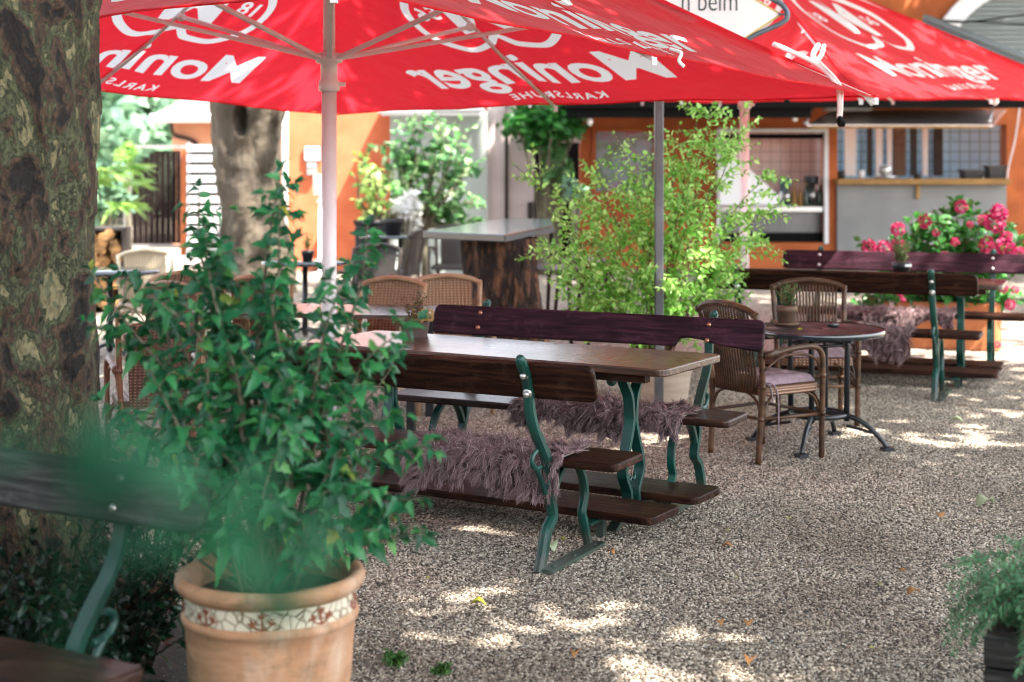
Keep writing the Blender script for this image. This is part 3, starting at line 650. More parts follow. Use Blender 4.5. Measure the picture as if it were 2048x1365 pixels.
q0, q1 = at(255, 293, YG), at(368, 293, YG); m_.box(q0.x + .052, YG - .02, q0.z - .03, q1.x - .052, YG + .06, q0.z + .02); q0, q1 = at(255, 496, YG), at(368, 490, YG); m_.box(q0.x + .052, YG - .02, q0.z, q1.x - .052, YG + .06, q1.z)
gp(m_, 'gate_frame', 'greypanel')
t = thing('slatted_screen', 'white horizontal slatted screen beside the brown gate', 'screen', (0, 24.9, 0))
def cp_(m_, n, mm): o = m_.build(n, mm, t); o.matrix_parent_inverse = Matrix.Translation((0, -24.9, 0)); return o
m_ = MB()
for k in range(11): v = 290 + k * 20.5; a, b = at(374, v + 13.5, 24.9), at(445, v, 24.9); m_.box(a.x, 24.9, a.z, b.x, 24.96, b.z)
cp_(m_, 'slats', 'slatwhite')
m_ = MB(); a, b = at(379, 540, 25.06), at(437, 290, 25.06); m_.box(a.x, 25.06, 0, b.x, 25.1, b.z); cp_(m_, 'gap_shade', 'black')  # black sheet added behind the slats to darken their gaps
m_ = MB()
for u in (376, 440): a, b = at(u - 3, 545, 24.97), at(u + 3, 285, 24.97); m_.box(a.x, 24.97, 0, b.x, 25.05, b.z)
cp_(m_, 'posts', 'louver')
m_ = MB(); a, b = at(364.5, 0, 25.2), at(373, 0, 25.2); m_.box(a.x, 25.1, 0, b.x, 25.4, at(0, 298, 25.2).z); simple('gate_post', 'rust brown post between gate and white screen', 'post', m_, 'orange_dark')
m_ = MB(); a, b = gd(250, 570), gd(380, 570); m_.box(-5.6, 24.2, 0, -4.7, 24.5, .16); simple('step_stone', 'pale brick edging in front of the gate', 'edging', m_, 'pinkwall', bevel=.02)
# stacked logs box
t = thing('log_store', 'stack of split logs in a dark frame behind the trunk', 'log store', (at(212, 0, 17).x, 17, 0))
m_ = MB(); hh = at(0, 456, 17).z
for k in range(60):
    x = rnd.uniform(-.16, .14); z = rnd.uniform(.06, hh - .06); r = rnd.uniform(.035, .06); m_.tube([(x, -.02 - rnd.random() * .03, z), (x, .3, z)], r, 6)
m_.build('logs', 'basket', t)
m_ = MB(); m_.box(-.22, .0, 0, -.18, .32, hh); m_.box(.17, 0, 0, .2, .32, hh); m_.box(-.18, 0, hh - .03, .17, .32, hh); m_.box(-.18, .28, 0, .17, .32, hh - .031); m_.build('frame', 'darkwood', t)

# ------------------------------------------------------------------ trees
def trunk_mesh(path, radii, n=96, rings=150, amp=.02, seed=0, hollow=None):
    P = catmull(path, 12); k = len(P); Rr = np.interp(np.linspace(0, 1, k), np.linspace(0, 1, len(radii)), radii)
    idx = np.linspace(0, k - 1, rings); V = []
    for i in range(rings):
        f = idx[i]; a = int(min(f, k - 2)); c = P[a].lerp(P[a + 1], f - a); r = float(np.interp(f, range(k), Rr))
        for j in range(n):
            q = 2 * PI * j / n; d = Vector((math.cos(q), math.sin(q), 0)); p = c + d * r
            s = Vector((p.x * 1.6, p.y * 1.6, p.z * .8)) + Vector((seed, 0, 0))
            h = noise.noise(s) * amp * 2.2 + noise.noise(s * 4) * amp + (.5 if noise.noise(s * 5.3) > .08 else 0) * amp * .8 + noise.noise(s * 14) * amp * .25
            if hollow:
                hp, ha, hb, hd = hollow; dv = p - hp
                e = (dv.x / ha) ** 2 + (dv.z / hb) ** 2
                if dv.y < .35 and e < 1: h -= hd * (1 - e) ** .35
                elif dv.y < .35 and e < 2: h += .03 * (2 - e)
            V.append(p + d * h)
    Fq = np.array([(i * n + j, i * n + (j + 1) % n, (i + 1) * n + (j + 1) % n, (i + 1) * n + j) for i in range(rings - 1) for j in range(n)])
    return np.array([tuple(v) for v in V]), Fq

SPOTS = [(935, 1045, 112, 19), (960, 1006, 105, 8), (950, 1192, 190, 22), (1165, 1232, 105, 26), (985, 1262, 130, 16), (840, 1175, 70, 15), (1440, 1320, 75, 26), (1400, 1275, 70, 14),
         (1330, 885, 120, 20), (1180, 900, 90, 12), (1720, 862, 70, 9), (1740, 742, 60, 8), (1600, 600, 110, 14), (1570, 640, 90, 14), (1480, 880, 50, 16), (1900, 640, 150, 30), (385, 1120, 16, 14),
         (1350, 1352, 140, 16), (1560, 1345, 80, 16), (1900, 880, 120, 10), (1250, 800, 60, 20), (720, 880, 60, 14), (1650, 700, 200, 12), (2000, 700, 90, 16), (1010, 905, 60, 10)]
LINES = [((1180, 28), 7.2, .3), ((1390, 92), 8.6, .22), ((1000, -40), 6.6, .3), ((1640, 105), 12.6, .7), ((1530, 150), 9.2, .15), ((235, 10), 5.9, .5), ((620, 190), 11.6, .35), ((540, 170), 11.3, .25), ((600, 60), 10.4, .25), ((480, 150), 11.0, .3)]
def sunlit_gap(P):
    """True where a leaf would stand in one of the openings the sun comes through"""
    kk = P[:, 2] / SUN.z; G = P - kk[:, None] * np.array(SUN)
    keep = np.zeros(len(P), bool); ok = G[:, 1] > 2
    u = 1024 + F * G[:, 0] / np.maximum(G[:, 1], .5); v = VH + F * H / np.maximum(G[:, 1], .5)
    wob = .28 * np.sin(P[:, 0] * 9) * np.cos(P[:, 1] * 8)
    for (a, b, ra, rb_) in SPOTS:
        c = gd(a, b); rx = ra * c.y / F + .09; ry = rb_ * c.y ** 2 / (F * H) + .11
        keep |= ok & (((G[:, 0] - c.x) / rx) ** 2 + ((G[:, 1] - c.y) / ry) ** 2 < 1 + wob)
    for (uv, Y, r) in LINES:
        c = np.array(at(uv[0], uv[1], Y)); d = P - c; t_ = d @ np.array(SUN); q = d - t_[:, None] * np.array(SUN)
        keep |= (np.linalg.norm(q, axis=1) < r)
    return keep & (nr.random(len(P)) < .82)

def crown_leaves(name, c, rad, n, size, par, off, m='leaf_plane', gaps=True, clump=.7):
    k = max(8, n // 60); q = nr.normal(0, 1, (k, 3)); q /= np.linalg.norm(q, axis=1, keepdims=True); rr = nr.random(k) ** (1 / 2.2)
    cc = np.array(c) + q * rr[:, None] * np.array(rad)
    P = np.repeat(cc, n // k + 1, axis=0)[:n]; P = P + nr.normal(0, clump, P.shape) * np.array([1, 1, .6])
    if gaps: P = P[~sunlit_gap(P)]
    D = nr.normal(0, 1, P.shape); D[:, 2] -= .5
    S = size * nr.uniform(.6, 1.3, len(P))
    return leafmesh(name, T_CARD, P - np.array(off), D, S, m, par, jitter=.8)

# plane tree close by on the left
TA = thing('plane_tree', 'thick plane tree trunk with mottled peeling bark close to the camera', 'tree', (-1.74, 5.25, 0))
V_, F_ = trunk_mesh([(0, 0, -.1), (0, 0, .5), (-.01, 0, 1.2), (-.03, 0, 2.2), (-.05, .05, 3.4), (0, .1, 4.6)], [.40, .338, .322, .316, .313, .32, .34], 180, 440, .028, 3)
np_mesh('trunk', V_, 4, F_, 'bark', TA, True)
m_ = MB()
for ax, ay, az, r in ((3.4, -.6, 3.4, .16), (-2.8, 1.5, 3.2, .15), (1.5, 3.0, 3.6, .14), (-.6, -3.0, 3.5, .14), (5.2, 1.0, 3.0, .12), (2.2, -2.6, 3.6, .12)):
    m_.tube(catmull([(0, .1, 4.3), (ax * .25, ay * .25 + .1, 4.3 + az * .35), (ax * .65, ay * .65, 4.3 + az * .75), (ax, ay, 4.3 + az)], 6), list(np.linspace(r, .04, 19)), 10)
m_.build('limbs', 'bark', TA)
crown_leaves('crown', (1.8, 4.3, 8.4), (8.4, 7.6, 1.8), 60000, .24, TA, (-1.74, 5.25, 0))
# second plane tree with a hollow
TB = thing('plane_tree', 'plane tree with a dark knot hole standing before the orange wall', 'tree', (at(505, 0, 20).x, 20, 0))
V_, F_ = trunk_mesh([(.06, 0, -.1), (.04, 0, .5), (0, 0, 1.1), (-.03, 0, 1.8), (-.02, 0, 2.6), (.0, 0, 3.4), (.1, 0, 4.8)], [.50, .44, .40, .41, .46, .52, .5, .44], 90, 150, .05, 9, (Vector((-.08, -.42, 2.19)), .10, .21, .3))
np_mesh('trunk', V_, 4, F_, 'bark_pale', TB, True)
m_ = MB()
for ax, ay, az, r in ((3.2, -.6, 3.0, .2), (-3, 1, 3, .2), (5.5, 1.5, 2.6, .16), (.3, -3, 3.2, .18)):
    m_.tube(catmull([(.05, 0, 4.4), (ax * .3, ay * .3, 5.4), (ax, ay, 4.5 + az)], 6), list(np.linspace(r, .05, 13)), 8)
m_.build('limbs', 'bark', TB)
crown_leaves('crown', (8.4, 20.6, 8.3), (5.6, 3.0, 1.3), 11000, .3, TB, (at(505, 0, 20).x, 20, 0))  # both leaf masses set right of the trunk, shaped to block the sun
crown_leaves('crown', (5.6, 14.5, 8.6), (5.6, 3.6, 1.4), 11000, .3, TB, (at(505, 0, 20).x, 20, 0))

def bg_tree(u, Y, zc_, rx, rz_, n, size, label, m='leaf_far', base_z=0):
    x = at(u, 0, Y).x; t = thing('tree', label, 'tree', (x, Y, base_z), group='trees beyond the gate')
    b = MB(); b.tube([(0, 0, 0), (.1, 0, zc_ * .5), (0, 0, zc_)], [.3, .2, .08], 8); b.build('trunk', 'stem', t)
    k = n // 40; q = nr.normal(0, 1, (k, 3)); q /= np.linalg.norm(q, axis=1, keepdims=True)
    cc = q * (nr.random(k) ** .45)[:, None] * np.array((rx, rx, rz_)) + np.array((0, 0, zc_))
    P = np.repeat(cc, 40, axis=0); P = P + nr.normal(0, .42, P.shape); D = nr.normal(0, 1, P.shape)
    leafmesh('crown', T_CARD, P, D, size * nr.uniform(.6, 1.3, len(P)), m, t)
bg_tree(150, 44, 3.0, 3.0, 3.4, 5000, .42, 'hazy round tree beyond the gate, left of the others')
bg_tree(265, 50, 3.4, 3.2, 4.2, 6000, .45, 'tall hazy tree in the middle beyond the gate')
bg_tree(370, 46, 3.2, 2.6, 3.6, 5000, .42, 'hazy tree behind the tiled roof of the small house')
bg_tree(60, 40, 3.0, 3.6, 3.6, 5000, .42, 'hazy tree hidden partly by the near plane trunk')
# ------------------------------------------------------------------ parasols
def parasol(label, base, C, apex, words, lay, hub_z, pole_r=.043, seed=1, cords=True):
    """C: the four canopy corners seen from above anticlockwise (near, right, far, left)"""
    t = thing('parasol', label, 'parasol', base)
    off = -Vector(base); C = [Vector(c) for c in C]; A = Vector(apex)
    def P(k, a, b):
        c1, c2 = C[k], C[(k + 1) % 4]; L = (c2 - c1).length
        e = c1.lerp(c2, a); mid = (C[0] + C[2]) / 2; inw = Vector((mid.x - e.x, mid.y - e.y, 0)).normalized()
        e = e + inw * (.10 * 4 * a * (1 - a)) + Vector((0, 0, .015 * 4 * a * (1 - a)))
        p = e.lerp(A, b); p.z -= .10 * math.sin(PI * b) * (1 - .6 * (1 - 4 * a * (1 - a)))
        p.z -= .03 * math.sin(PI * b) * abs(math.sin(2 * PI * a)); ea = min(a, 1 - a, abs(a - .5))
        p.z += .012 * math.sin(ea * 60 + b * 5) * math.exp(-ea * 9) * (1 - b) * (1 if ea > .012 else 0) + .006 * math.sin(a * 23 + b * 9 + k); return p
    def NRM(k, a, b):
        e = .02; p = P(k, a, b); u_ = P(k, min(a + e, 1), b) - P(k, max(a - e, 0), b); v_ = P(k, a, min(b + e, .97)) - P(k, a, max(b - e, 0))
        return u_.cross(v_).normalized()
    # cloth: every panel is cut so that the white print is part of the cloth itself
    VW = text_mesh('Moninger', lay['size'], 0, .16, lay['size'] * .022, 1.0)
    VK = text_mesh('KARLSRUHE', lay['small'], 0, 0, lay['small'] * .02, 1.25)
    VM = text_mesh('M', lay['emb'] * .62, 0, .12, lay['size'] * .03)
    VA = text_mesh('18', lay['small'] * 1.5, 0, 0, .005); VBt = text_mesh('56', lay['small'] * 1.5, 0, 0, .005)
    s = lay['emb']; cy = lay['y2']; dx = lay['dx']
    half = [(0, -.36), (.12, -.47), (.34, -.47), (.54, -.28), (.56, .0), (.40, .22), (.24, .34), (.2, .5), (.12, .64), (0, .68)]
    hr = [Vector((p[0], p[1])) for p in catmull([(x, y, 0) for x, y in half], 6)]
    ring = [p * s for p in hr + [Vector((-p.x, p.y)) for p in hr[::-1]][1:-1]]; n = len(ring); wd = .06 * s; inn = []
    for i in range(n):
        d = (ring[(i + 1) % n] - ring[i - 1]); d = d / (d.length + 1e-9); inn.append(ring[i] + Vector((-d.y, d.x)) * wd)
    ovo = [Vector((.19 * math.cos(q) * s, (.36 + .11 * math.sin(q)) * s)) for q in [2 * PI * i / 20 for i in range(20)]]
    ovi = [Vector((.15 * math.cos(q) * s, (.36 + .07 * math.sin(q)) * s)) for q in [2 * PI * i / 20 for i in range(20)]]
    from mathutils.geometry import delaunay_2d_cdt
    m = MB(); mats = []
    for k in range(4):
        L = (C[(k + 1) % 4] - C[k]).length; mid = (C[k] + C[(k + 1) % 4]) / 2; SL = (A - mid).length
        pts = []; faces = []
        n1, n2 = 36, 22
        for j in range(n2 + 1):
            b_ = j / n2; c_ = max(1, int(n1 * (1 - b_)))
            if j == n2: pts.append(Vector((0, SL))); break
            for i in range(c_ + 1): pts.append(Vector(((i / c_ - .5) * L * (1 - b_), b_ * SL)))
        nb = len(pts)
        def put(VF, ox, oy):
            o = len(pts); pts.extend(Vector((v.x + ox, v.y + oy)) for v in VF[0]); faces.extend([i + o for i in f] for f in VF[1])
        if k in words:
            put(VW, dx, lay['y1']); put(VK, dx, lay['y0']); put(VM, dx, cy - .26 * s); put(VA, dx - .38 * s, cy - .1 * s); put(VBt, dx + .37 * s, cy - .1 * s)
            for ra, rb2 in ((ring, inn), (ovo, ovi)):
                o = len(pts); nn_ = len(ra); off2 = Vector((dx, cy)); pts.extend(p + off2 for p in ra); pts.extend(p + off2 for p in rb2)
                faces.extend([o + i, o + (i + 1) % nn_, o + nn_ + (i + 1) % nn_, o + nn_ + i] for i in range(nn_))
        hull = [Vector((-L / 2, 0)), Vector((L / 2, 0)), Vector((0, SL))]
        edges = {tuple(sorted((f[i], f[(i + 1) % len(f)]))) for f in faces for i in range(len(f))}
        rv, re_, rf, ov_, oe_, of_ = delaunay_2d_cdt(pts, list(edges), [], 0, 1e-5)
        ce = np.array([[sum(rv[q].x for q in f) / len(f), sum(rv[q].y for q in f) / len(f)] for f in rf]); ins = np.zeros(len(rf), bool)
        for f in faces:
            for q in range(1, len(f) - 1):
                a2, b2, c2 = pts[f[0]], pts[f[q]], pts[f[q + 1]]
                d1, d2, d3 = [(e2.x - s2.x) * (ce[:, 1] - s2.y) - (e2.y - s2.y) * (ce[:, 0] - s2.x) for s2, e2 in ((a2, b2), (b2, c2), (c2, a2))]
                ins |= ((d1 >= 0) & (d2 >= 0) & (d3 >= 0)) | ((d1 <= 0) & (d2 <= 0) & (d3 <= 0))
        vs = []
        for p in rv:
            b_ = min(max(p.y / SL, 0), 1); a_ = .5 if b_ > .999 else .5 + p.x / (L * (1 - b_)); vs.append(P(k, min(max(a_, 0), 1), b_) + off)
        m.add(vs, [tuple(f) for f in rf], True); mats += [int(q) for q in ins]
    cv = m.build('canopy', 'canopy', t); cv.data.materials.append(MAT['print']); cv.data.polygons.foreach_set('material_index', mats)
    m = MB()
    for k in range(4): m.tube([P(k, i / 20, 0) + off for i in range(21)], .006, 5)
    for k in range(4):
        for a_ in (0, .5): m.tube([P(k, a_, i / 24 * .98) + off for i in range(25)], .0045, 4)
    m.build('hem', 'canopy', cv)
    # frame
    hub = Vector((base[0], base[1], hub_z)); ax = (A - Vector((base[0], base[1], 0)))
    m = MB(); m.tube([Vector((0, 0, 0)), Vector((0, 0, hub_z - .12)), ], pole_r, 20); m.tube([Vector((0, 0, hub_z - .12)), A + off - Vector((0, 0, .05))], pole_r * .8, 16); m.build('pole', 'white_paint', t)
    m = MB(); m.lathe([(pole_r + .004, -.13), (pole_r + .018, -.12), (pole_r + .018, -.07), (pole_r + .006, -.06), (pole_r + .006, .03), (pole_r + .035, .04), (pole_r + .035, .09), (pole_r * .8 + .004, .10)], 20, Matrix.Translation((0, 0, hub_z)))
    m.box(pole_r, -.012, hub_z - .1, pole_r + .05, .012, hub_z - .075); m.build('slider', 'white_paint', t)
    for i in range(8):
        k = i // 2; a = 0 if i % 2 == 0 else .5
        pts = [P(k, a, b) - Vector((0, 0, .022)) + off for b in (.0, .25, .5, .75, .97)]
        m = MB(); m.tube(pts, .012 if i % 2 else .014, 6); 
        m.box(pts[0].x - .013, pts[0].y - .013, pts[0].z - .03, pts[0].x + .013, pts[0].y + .013, pts[0].z + .01); m.build('rib', 'white_paint', t)
        j = P(k, a, .42) - Vector((0, 0, .035)) + off
        hd = Vector((j.x, j.y, 0)).normalized()
        m = MB(); st = hd * (pole_r + .03) + Vector((0, 0, hub_z + .065)); sd = hd.cross(Vector((0, 0, 1)))
        m.sweep([st, j], .03, .024, sd); m.ball(j, .032, 8); m.build('strut', 'white_paint', t)
    if cords: return t, P
    return t, P

cA = Vector((-1.05, 8.9)); 
CA = [at(668, -22, 5.63), at(1752, 194, 9.3), at(652, 229, 12.17), Vector((-4.32, 8.5, 2.22))]
apexA = (-1.05, 8.9, 3.5)
lay = dict(size=.56, small=.13, dx=-.10, y0=.09, y1=.34, y2=1.32, emb=1.05)
pA, PA = parasol('large red parasol with white brewery lettering over the benches', (-1.05, 8.9, 0), CA, apexA, (0, 1, 2, 3), lay, 2.20)
CB = [at(1722, 196, 11.6), at(2215, 200, 15.5), at(1440, 206, 18.4), at(1060, 205, 14.6)]
lay2 = dict(size=.62, small=.15, dx=.0, y0=.2, y1=.48, y2=1.75, emb=1.35)
pB, PB = parasol('red parasol further right before the serving hatches', (2.25, 15, 0), CB, (2.25, 15, 3.75), (0, 1, 2, 3), lay2, 2.3, .045)
# white straps on the canopies
def strap(par, pts, r, name='strap'):
    m = MB(); o = Vector(par.location); m.tube([p - o for p in catmull(pts, 8)], r, 6); return m.build(name, 'strap', par)
a1 = at(1546, 88, 9.16); a2 = at(1632, 128, 9.2); a3 = at(1672, 168, 9.16); a4 = at(1679, 205, 9.14); a5 = at(1678, 238, 9.14)
s1 = strap(pA, [a1, a2, a3, a4, a5], .016); strap(pA, [a2 + Vector((.01, -.02, .02)), a3 + Vector((.02, -.01, .0)), at(1684, 205, 9.13), at(1682, 236, 9.13)], .008)
m = MB(); m.ball(at(1680, 243, 9.13) - pA.location, (.02, .02, .035)); m.ball(at(1686, 248, 9.13) - pA.location, (.015, .015, .02)); m.build('strap_buckle', 'black', pA)
strap(pA, [at(1340, 98, 7.34), at(1362, 106, 7.3), at(1358, 122, 7.29), at(1368, 134, 7.28)], .009)
m = MB(); m.tube([at(1574, 196, 10.2) - pA.location, at(1574, 206, 10.2) - pA.location], .02, 6); m.build('hem_clip', 'black', pA)
strap(pB, [at(1637, 90, 12.4), at(1626, 112, 12.3), at(1640, 134, 12.2)], .018); strap(pB, [at(1648, 92, 12.38), at(1642, 112, 12.28), at(1626, 130, 12.22)], .014)
strap(pB, [at(1735, 192, 11.5), at(1748, 208, 11.5)], .03, 'corner_cap'); strap(pB, [at(1992, 194, 13.8), at(1990, 204, 13.8), at(1994, 208, 13.8)], .03, 'corner_cap')

# sign on its post
t = thing('sign_post', 'galvanised post carrying a white beer garden sign with gold edging', 'sign', (at(1318, 0, 10.45).x, 10.45, 0))
px = t.location.x
def S_(u, v, d=0): p = at(u, v, 10.45); return Vector((p.x - px, d, p.z))
zt = at(0, -160, 10.45).z
m = MB(); m.prism(rrect(-.03, -.03, .03, .03, .008, 2), 0, zt); m.build('post', 'post', t)
poly = [(1200, 34), (1270, -42), (1490, -42), (1558, 34), (1490, 74), (1420, 116), (1250, 116)]
q = [S_(*p) for p in [(1180, 34), (1250, -45), (1425, -45), (1557, 31), (1425, 118), (1250, 118)]]
m = MB(); m.add([v + Vector((0, -.06, 0)) for v in q] + [v + Vector((0, -.035, 0)) for v in q], [(0, 1, 2, 3, 4, 5), (11, 10, 9, 8, 7, 6)] + [(i, i + 6, (i + 1) % 6 + 6, (i + 1) % 6) for i in range(6)])
bd = m.build('sign_board', 'cream', t)
m = MB(); cq = [v + Vector((0, -.05, 0)) for v in q]; 
for i in range(6): m.tube([cq[i], cq[(i + 1) % 6]], .012, 6)
m.build('gold_edge', 'gold', bd)
fr = [S_(*p) for p in [(1165, 30), (1240, -78), (1440, -78), (1555, 10), (1572, 40), (1555, 55), (1430, 142), (1240, 142)]]
pts = [S_(1300, -80), S_(1430, -78), S_(1530, -8), S_(1562, 12), S_(1572, 32), S_(1560, 48), S_(1500, 76), S_(1440, 118), S_(1330, 140)]
m = MB(); m.tube(catmull([p + Vector((0, -.05, 0)) for p in pts], 8), .018, 10); m.tube([S_(1557, 31) + Vector((0, -.05, 0)), S_(1568, 31) + Vector((0, -.05, 0))], .008, 6); m.ball(S_(1556, 31, -.065), .01); m.build('tube_bracket', 'steel_tube', t)
V_, F_ = text_mesh('n beim', .19, .003, 0, -.002)
xs = [v.x for v in V_]; sc = (S_(1472, 0).x - S_(1362, 0).x) / (max(xs) - min(xs)); x0 = S_(1417, 0).x; z0 = S_(0, 24).z
m = MB(); m.add([Vector((x0 + (v.x - (max(xs) + min(xs)) / 2) * sc, -.062 - v.z, z0 + v.y * 1.18 * .9)) for v in V_], [f[::-1] for f in F_])
# slab serifs for the narrow roman letters
m.build('lettering', 'ink', bd)

# ------------------------------------------------------------------ benches
REAR = [(0, 0), (.03, .07), (.062, .15), (.10, .185), (.122, .205), (.112, .25), (.088, .31), (.09, .38), (.072, .44), (.02, .51), (-.04, .585), (-.075, .65), (-.088, .70), (-.092, .75), (-.112, .80), (-.145, .85), (-.165, .885)]
FRONT = [(.48, 0), (.455, .06), (.425, .13), (.412, .168), (.432, .215), (.436, .26), (.42, .31), (.385, .36), (.33, .395), (.26, .40), (.2, .375), (.155, .33), (.125, .27)]
def frame_mesh(parent, x, flip=1):
    m = MB()
    rp = catmull([(x, y, z) for y, z in REAR], 5); n = len(rp)
    m.sweep(rp, .042, [.036 if i < n * .6 else .028 for i in range(n)])
    m.sweep(catmull([(x, y, z) for y, z in FRONT], 5), .036, .027)
    m.sweep(catmull([(x, .085, .40), (x, .2, .415), (x, .34, .40)], 4), .038, .02)           # seat bearer
    m.tube(catmull([(x, -.02, .50), (x, -.055, .485), (x, -.06, .455), (x, -.03, .43), (x, .02, .425)], 4), .011, 6)
    m.tube(catmull([(x, -.03, .435), (x, .0, .40), (x, .03, .36), (x, .06, .31)], 4), [.012] * 13, 6)
    m.ball((x, -.165, .885), .022, 8)
    o = m.build('iron_frame', 'iron', parent, .004, 1)
    xp = x + .035 * flip
    m = MB(); m.prism(rrect(xp - .03, -.01, xp + .03, .53, .02, 3), .004, .018)
    for y in (.06, .26, .47): m.ball((xp, y, .018), (.012, .012, .006), 8)
    m.build('foot_plate', 'iron', o)
    return o
def make_bench(label, loc, rz, wood_b, wood_s, notch=False, group=None, bolts='bolt', L=.95):
    t = thing('garden_bench', label, 'bench', loc, rz, group)
    m = MB(); m.prism(rrect(-L, .125, L, .435, .03, 4), .408, .443); m.build('seat', wood_s, t, .009, 3)
    ang = math.atan2(.072, .19)
    M = Matrix.Translation((0, -.070, .71)) @ Matrix.Rotation(ang, 4, 'X') @ Matrix.Rotation(PI / 2, 4, 'X')
    Lb = L + .01
    poly = rrect(-Lb, .008, Lb, .165, .035, 4)
    if notch:
        bt = [(-Lb + .06, .004), (-.74, .022), (-.69, .032), (-.62, .05), (-.55, .056), (-.515, .05), (-.50, .03), (-.49, .006)]
        top = rrect(-Lb, 0, Lb, .165, .035, 4)
        poly = [p for p in top if not (p[1] < .001 and p[0] < 0)]
        # insert the gnawed lower edge between the two lower corners (x grows from left to right)
        i = max(range(len(poly)), key=lambda k: (poly[k][1] < .04 and poly[k][0] < 0, poly[k][0] if poly[k][1] < .04 and poly[k][0] < 0 else -9))
        poly = poly[:i + 1] + bt + poly[i + 1:]
    m = MB(); m.prism(poly, -.03, .0, M); bk = m.build('backrest', wood_b, t, .009, 3)
    for x in (-.665, .665):
        frame_mesh(t, x, 1 if x > 0 else -1)
        for s in (.042, .125):
            m = MB(); MM = M @ Matrix.Translation((x, s, .028)); m.lathe([(0, .012), (.009, .010), (.014, 0.002), (.014, -.006)], 14, MM)
            m.lathe([(.02, -.014), (.02, -.006), (0, -.006)], 14, MM)
            M2 = M @ Matrix.Translation((x, s, -.03)); m.lathe([(.012, 0), (.011, -.006), (0, -.009)], 14, M2)
            m.build('bolt', bolts, bk)
    return t
def make_table(label, loc, rz, L=1.0, W=.318, h=.768, wood='wood_table', group=None):
    t = thing('garden_table', label, 'table', loc, rz, group)
    m = MB(); m.prism(rrect(-L, -W, L, W, .045, 4), h - .036, h); m.build('tabletop', wood, t, .007, 3)
    m = MB(); m.box(-L + .12, -W + .05, h - .075, L - .12, -W + .1, h - .037); m.box(-L + .12, W - .1, h - .075, L - .12, W - .05, h - .037); m.build('apron', 'wood_dark', t)
    for x in (-.68, .68):
        m = MB()
        for s in (1, -1):
            m.sweep(catmull([(x, s * .20, h - .075), (x, s * .155, h - .058), (x, s * .11, h - .075), (x, s * .07, h - .12), (x, s * .03, h - .18), (x, s * .016, h - .25), (x, s * .016, .46), (x, s * .05, .37), (x, s * .083, .29), (x, s * .088, .235), (x, s * .062, .19), (x, s * .04, .15), (x, s * .045, .1), (x, s * .10, .06), (x, s * .16, .02), (x, s * .2, .0)], 5), .05, .026)
            m.ball((x, s * .2, h - .085), .026, 8)
            m.tube(catmull([(x, 0, .215), (x, s * .02, .20), (x, s * .035, .215), (x, s * .03, .232)], 4), .008, 6)
            m.box(x - .018, s * .30 - .016, .0, x + .018, s * .30 + .016, .085)
        m.sweep([(x, -W - .12, .086), (x, W + .12, .086)], .045, .018); m.sweep([(x, -.17, h - .05), (x, .17, h - .05)], .045, .016)
        m.build('iron_frame', 'iron', t, .004, 1)
    for s in (1, -1):
        m = MB(); y0, y1 = (.075, .385) if s > 0 else (-.385, -.075)
        m.prism(rrect(-L + .03, y0, L - .03, y1, .045, 4), .0965, .131); m.build('footboard', 'wood_dark', t, .006, 3)
    return t
R_ = math.radians
B1 = make_bench('dark wood and green iron bench seen from behind with a fleece, before the long table', (-.481, 6.61, 0), R_(-27.5), 'wood_dark', 'wood_dark', group='benches at the dark tables')
B2 = make_bench('bench facing the camera behind the long table, with a gnawed notch in its plum backrest', (.377, 8.15, 0), R_(180 - 27.5), 'wood_plum', 'wood_brown', True, group='benches at the dark tables', bolts='brassbolt')
T1 = make_table('long dark wooden table on green iron legs between the two fleece benches', (-.03, 7.52, 0), R_(-31))
D1 = make_bench('weathered grey bench close to the camera beside the big terracotta pot', (-1.66, 4.36, 0), R_(180 - 29), 'wood_grey', 'wood_brown', group='benches at the dark tables')
C1 = dup(B1, (2.30, 11.04, 0), R_(-22), 'nearer of the two dark benches in front of the hydrangea, seen from behind', scale=1.03)
T2 = dup(T1, (2.74, 11.90, 0), R_(-21), 'dark table with a small pot between the two benches by the hydrangea')
C2 = make_bench('farther of the two benches by the hydrangea, facing the camera', (3.22, 12.75, 0), R_(180 - 20), 'wood_plum', 'wood_dark', group='benches at the dark tables'); C2.scale = (1.05,) * 3

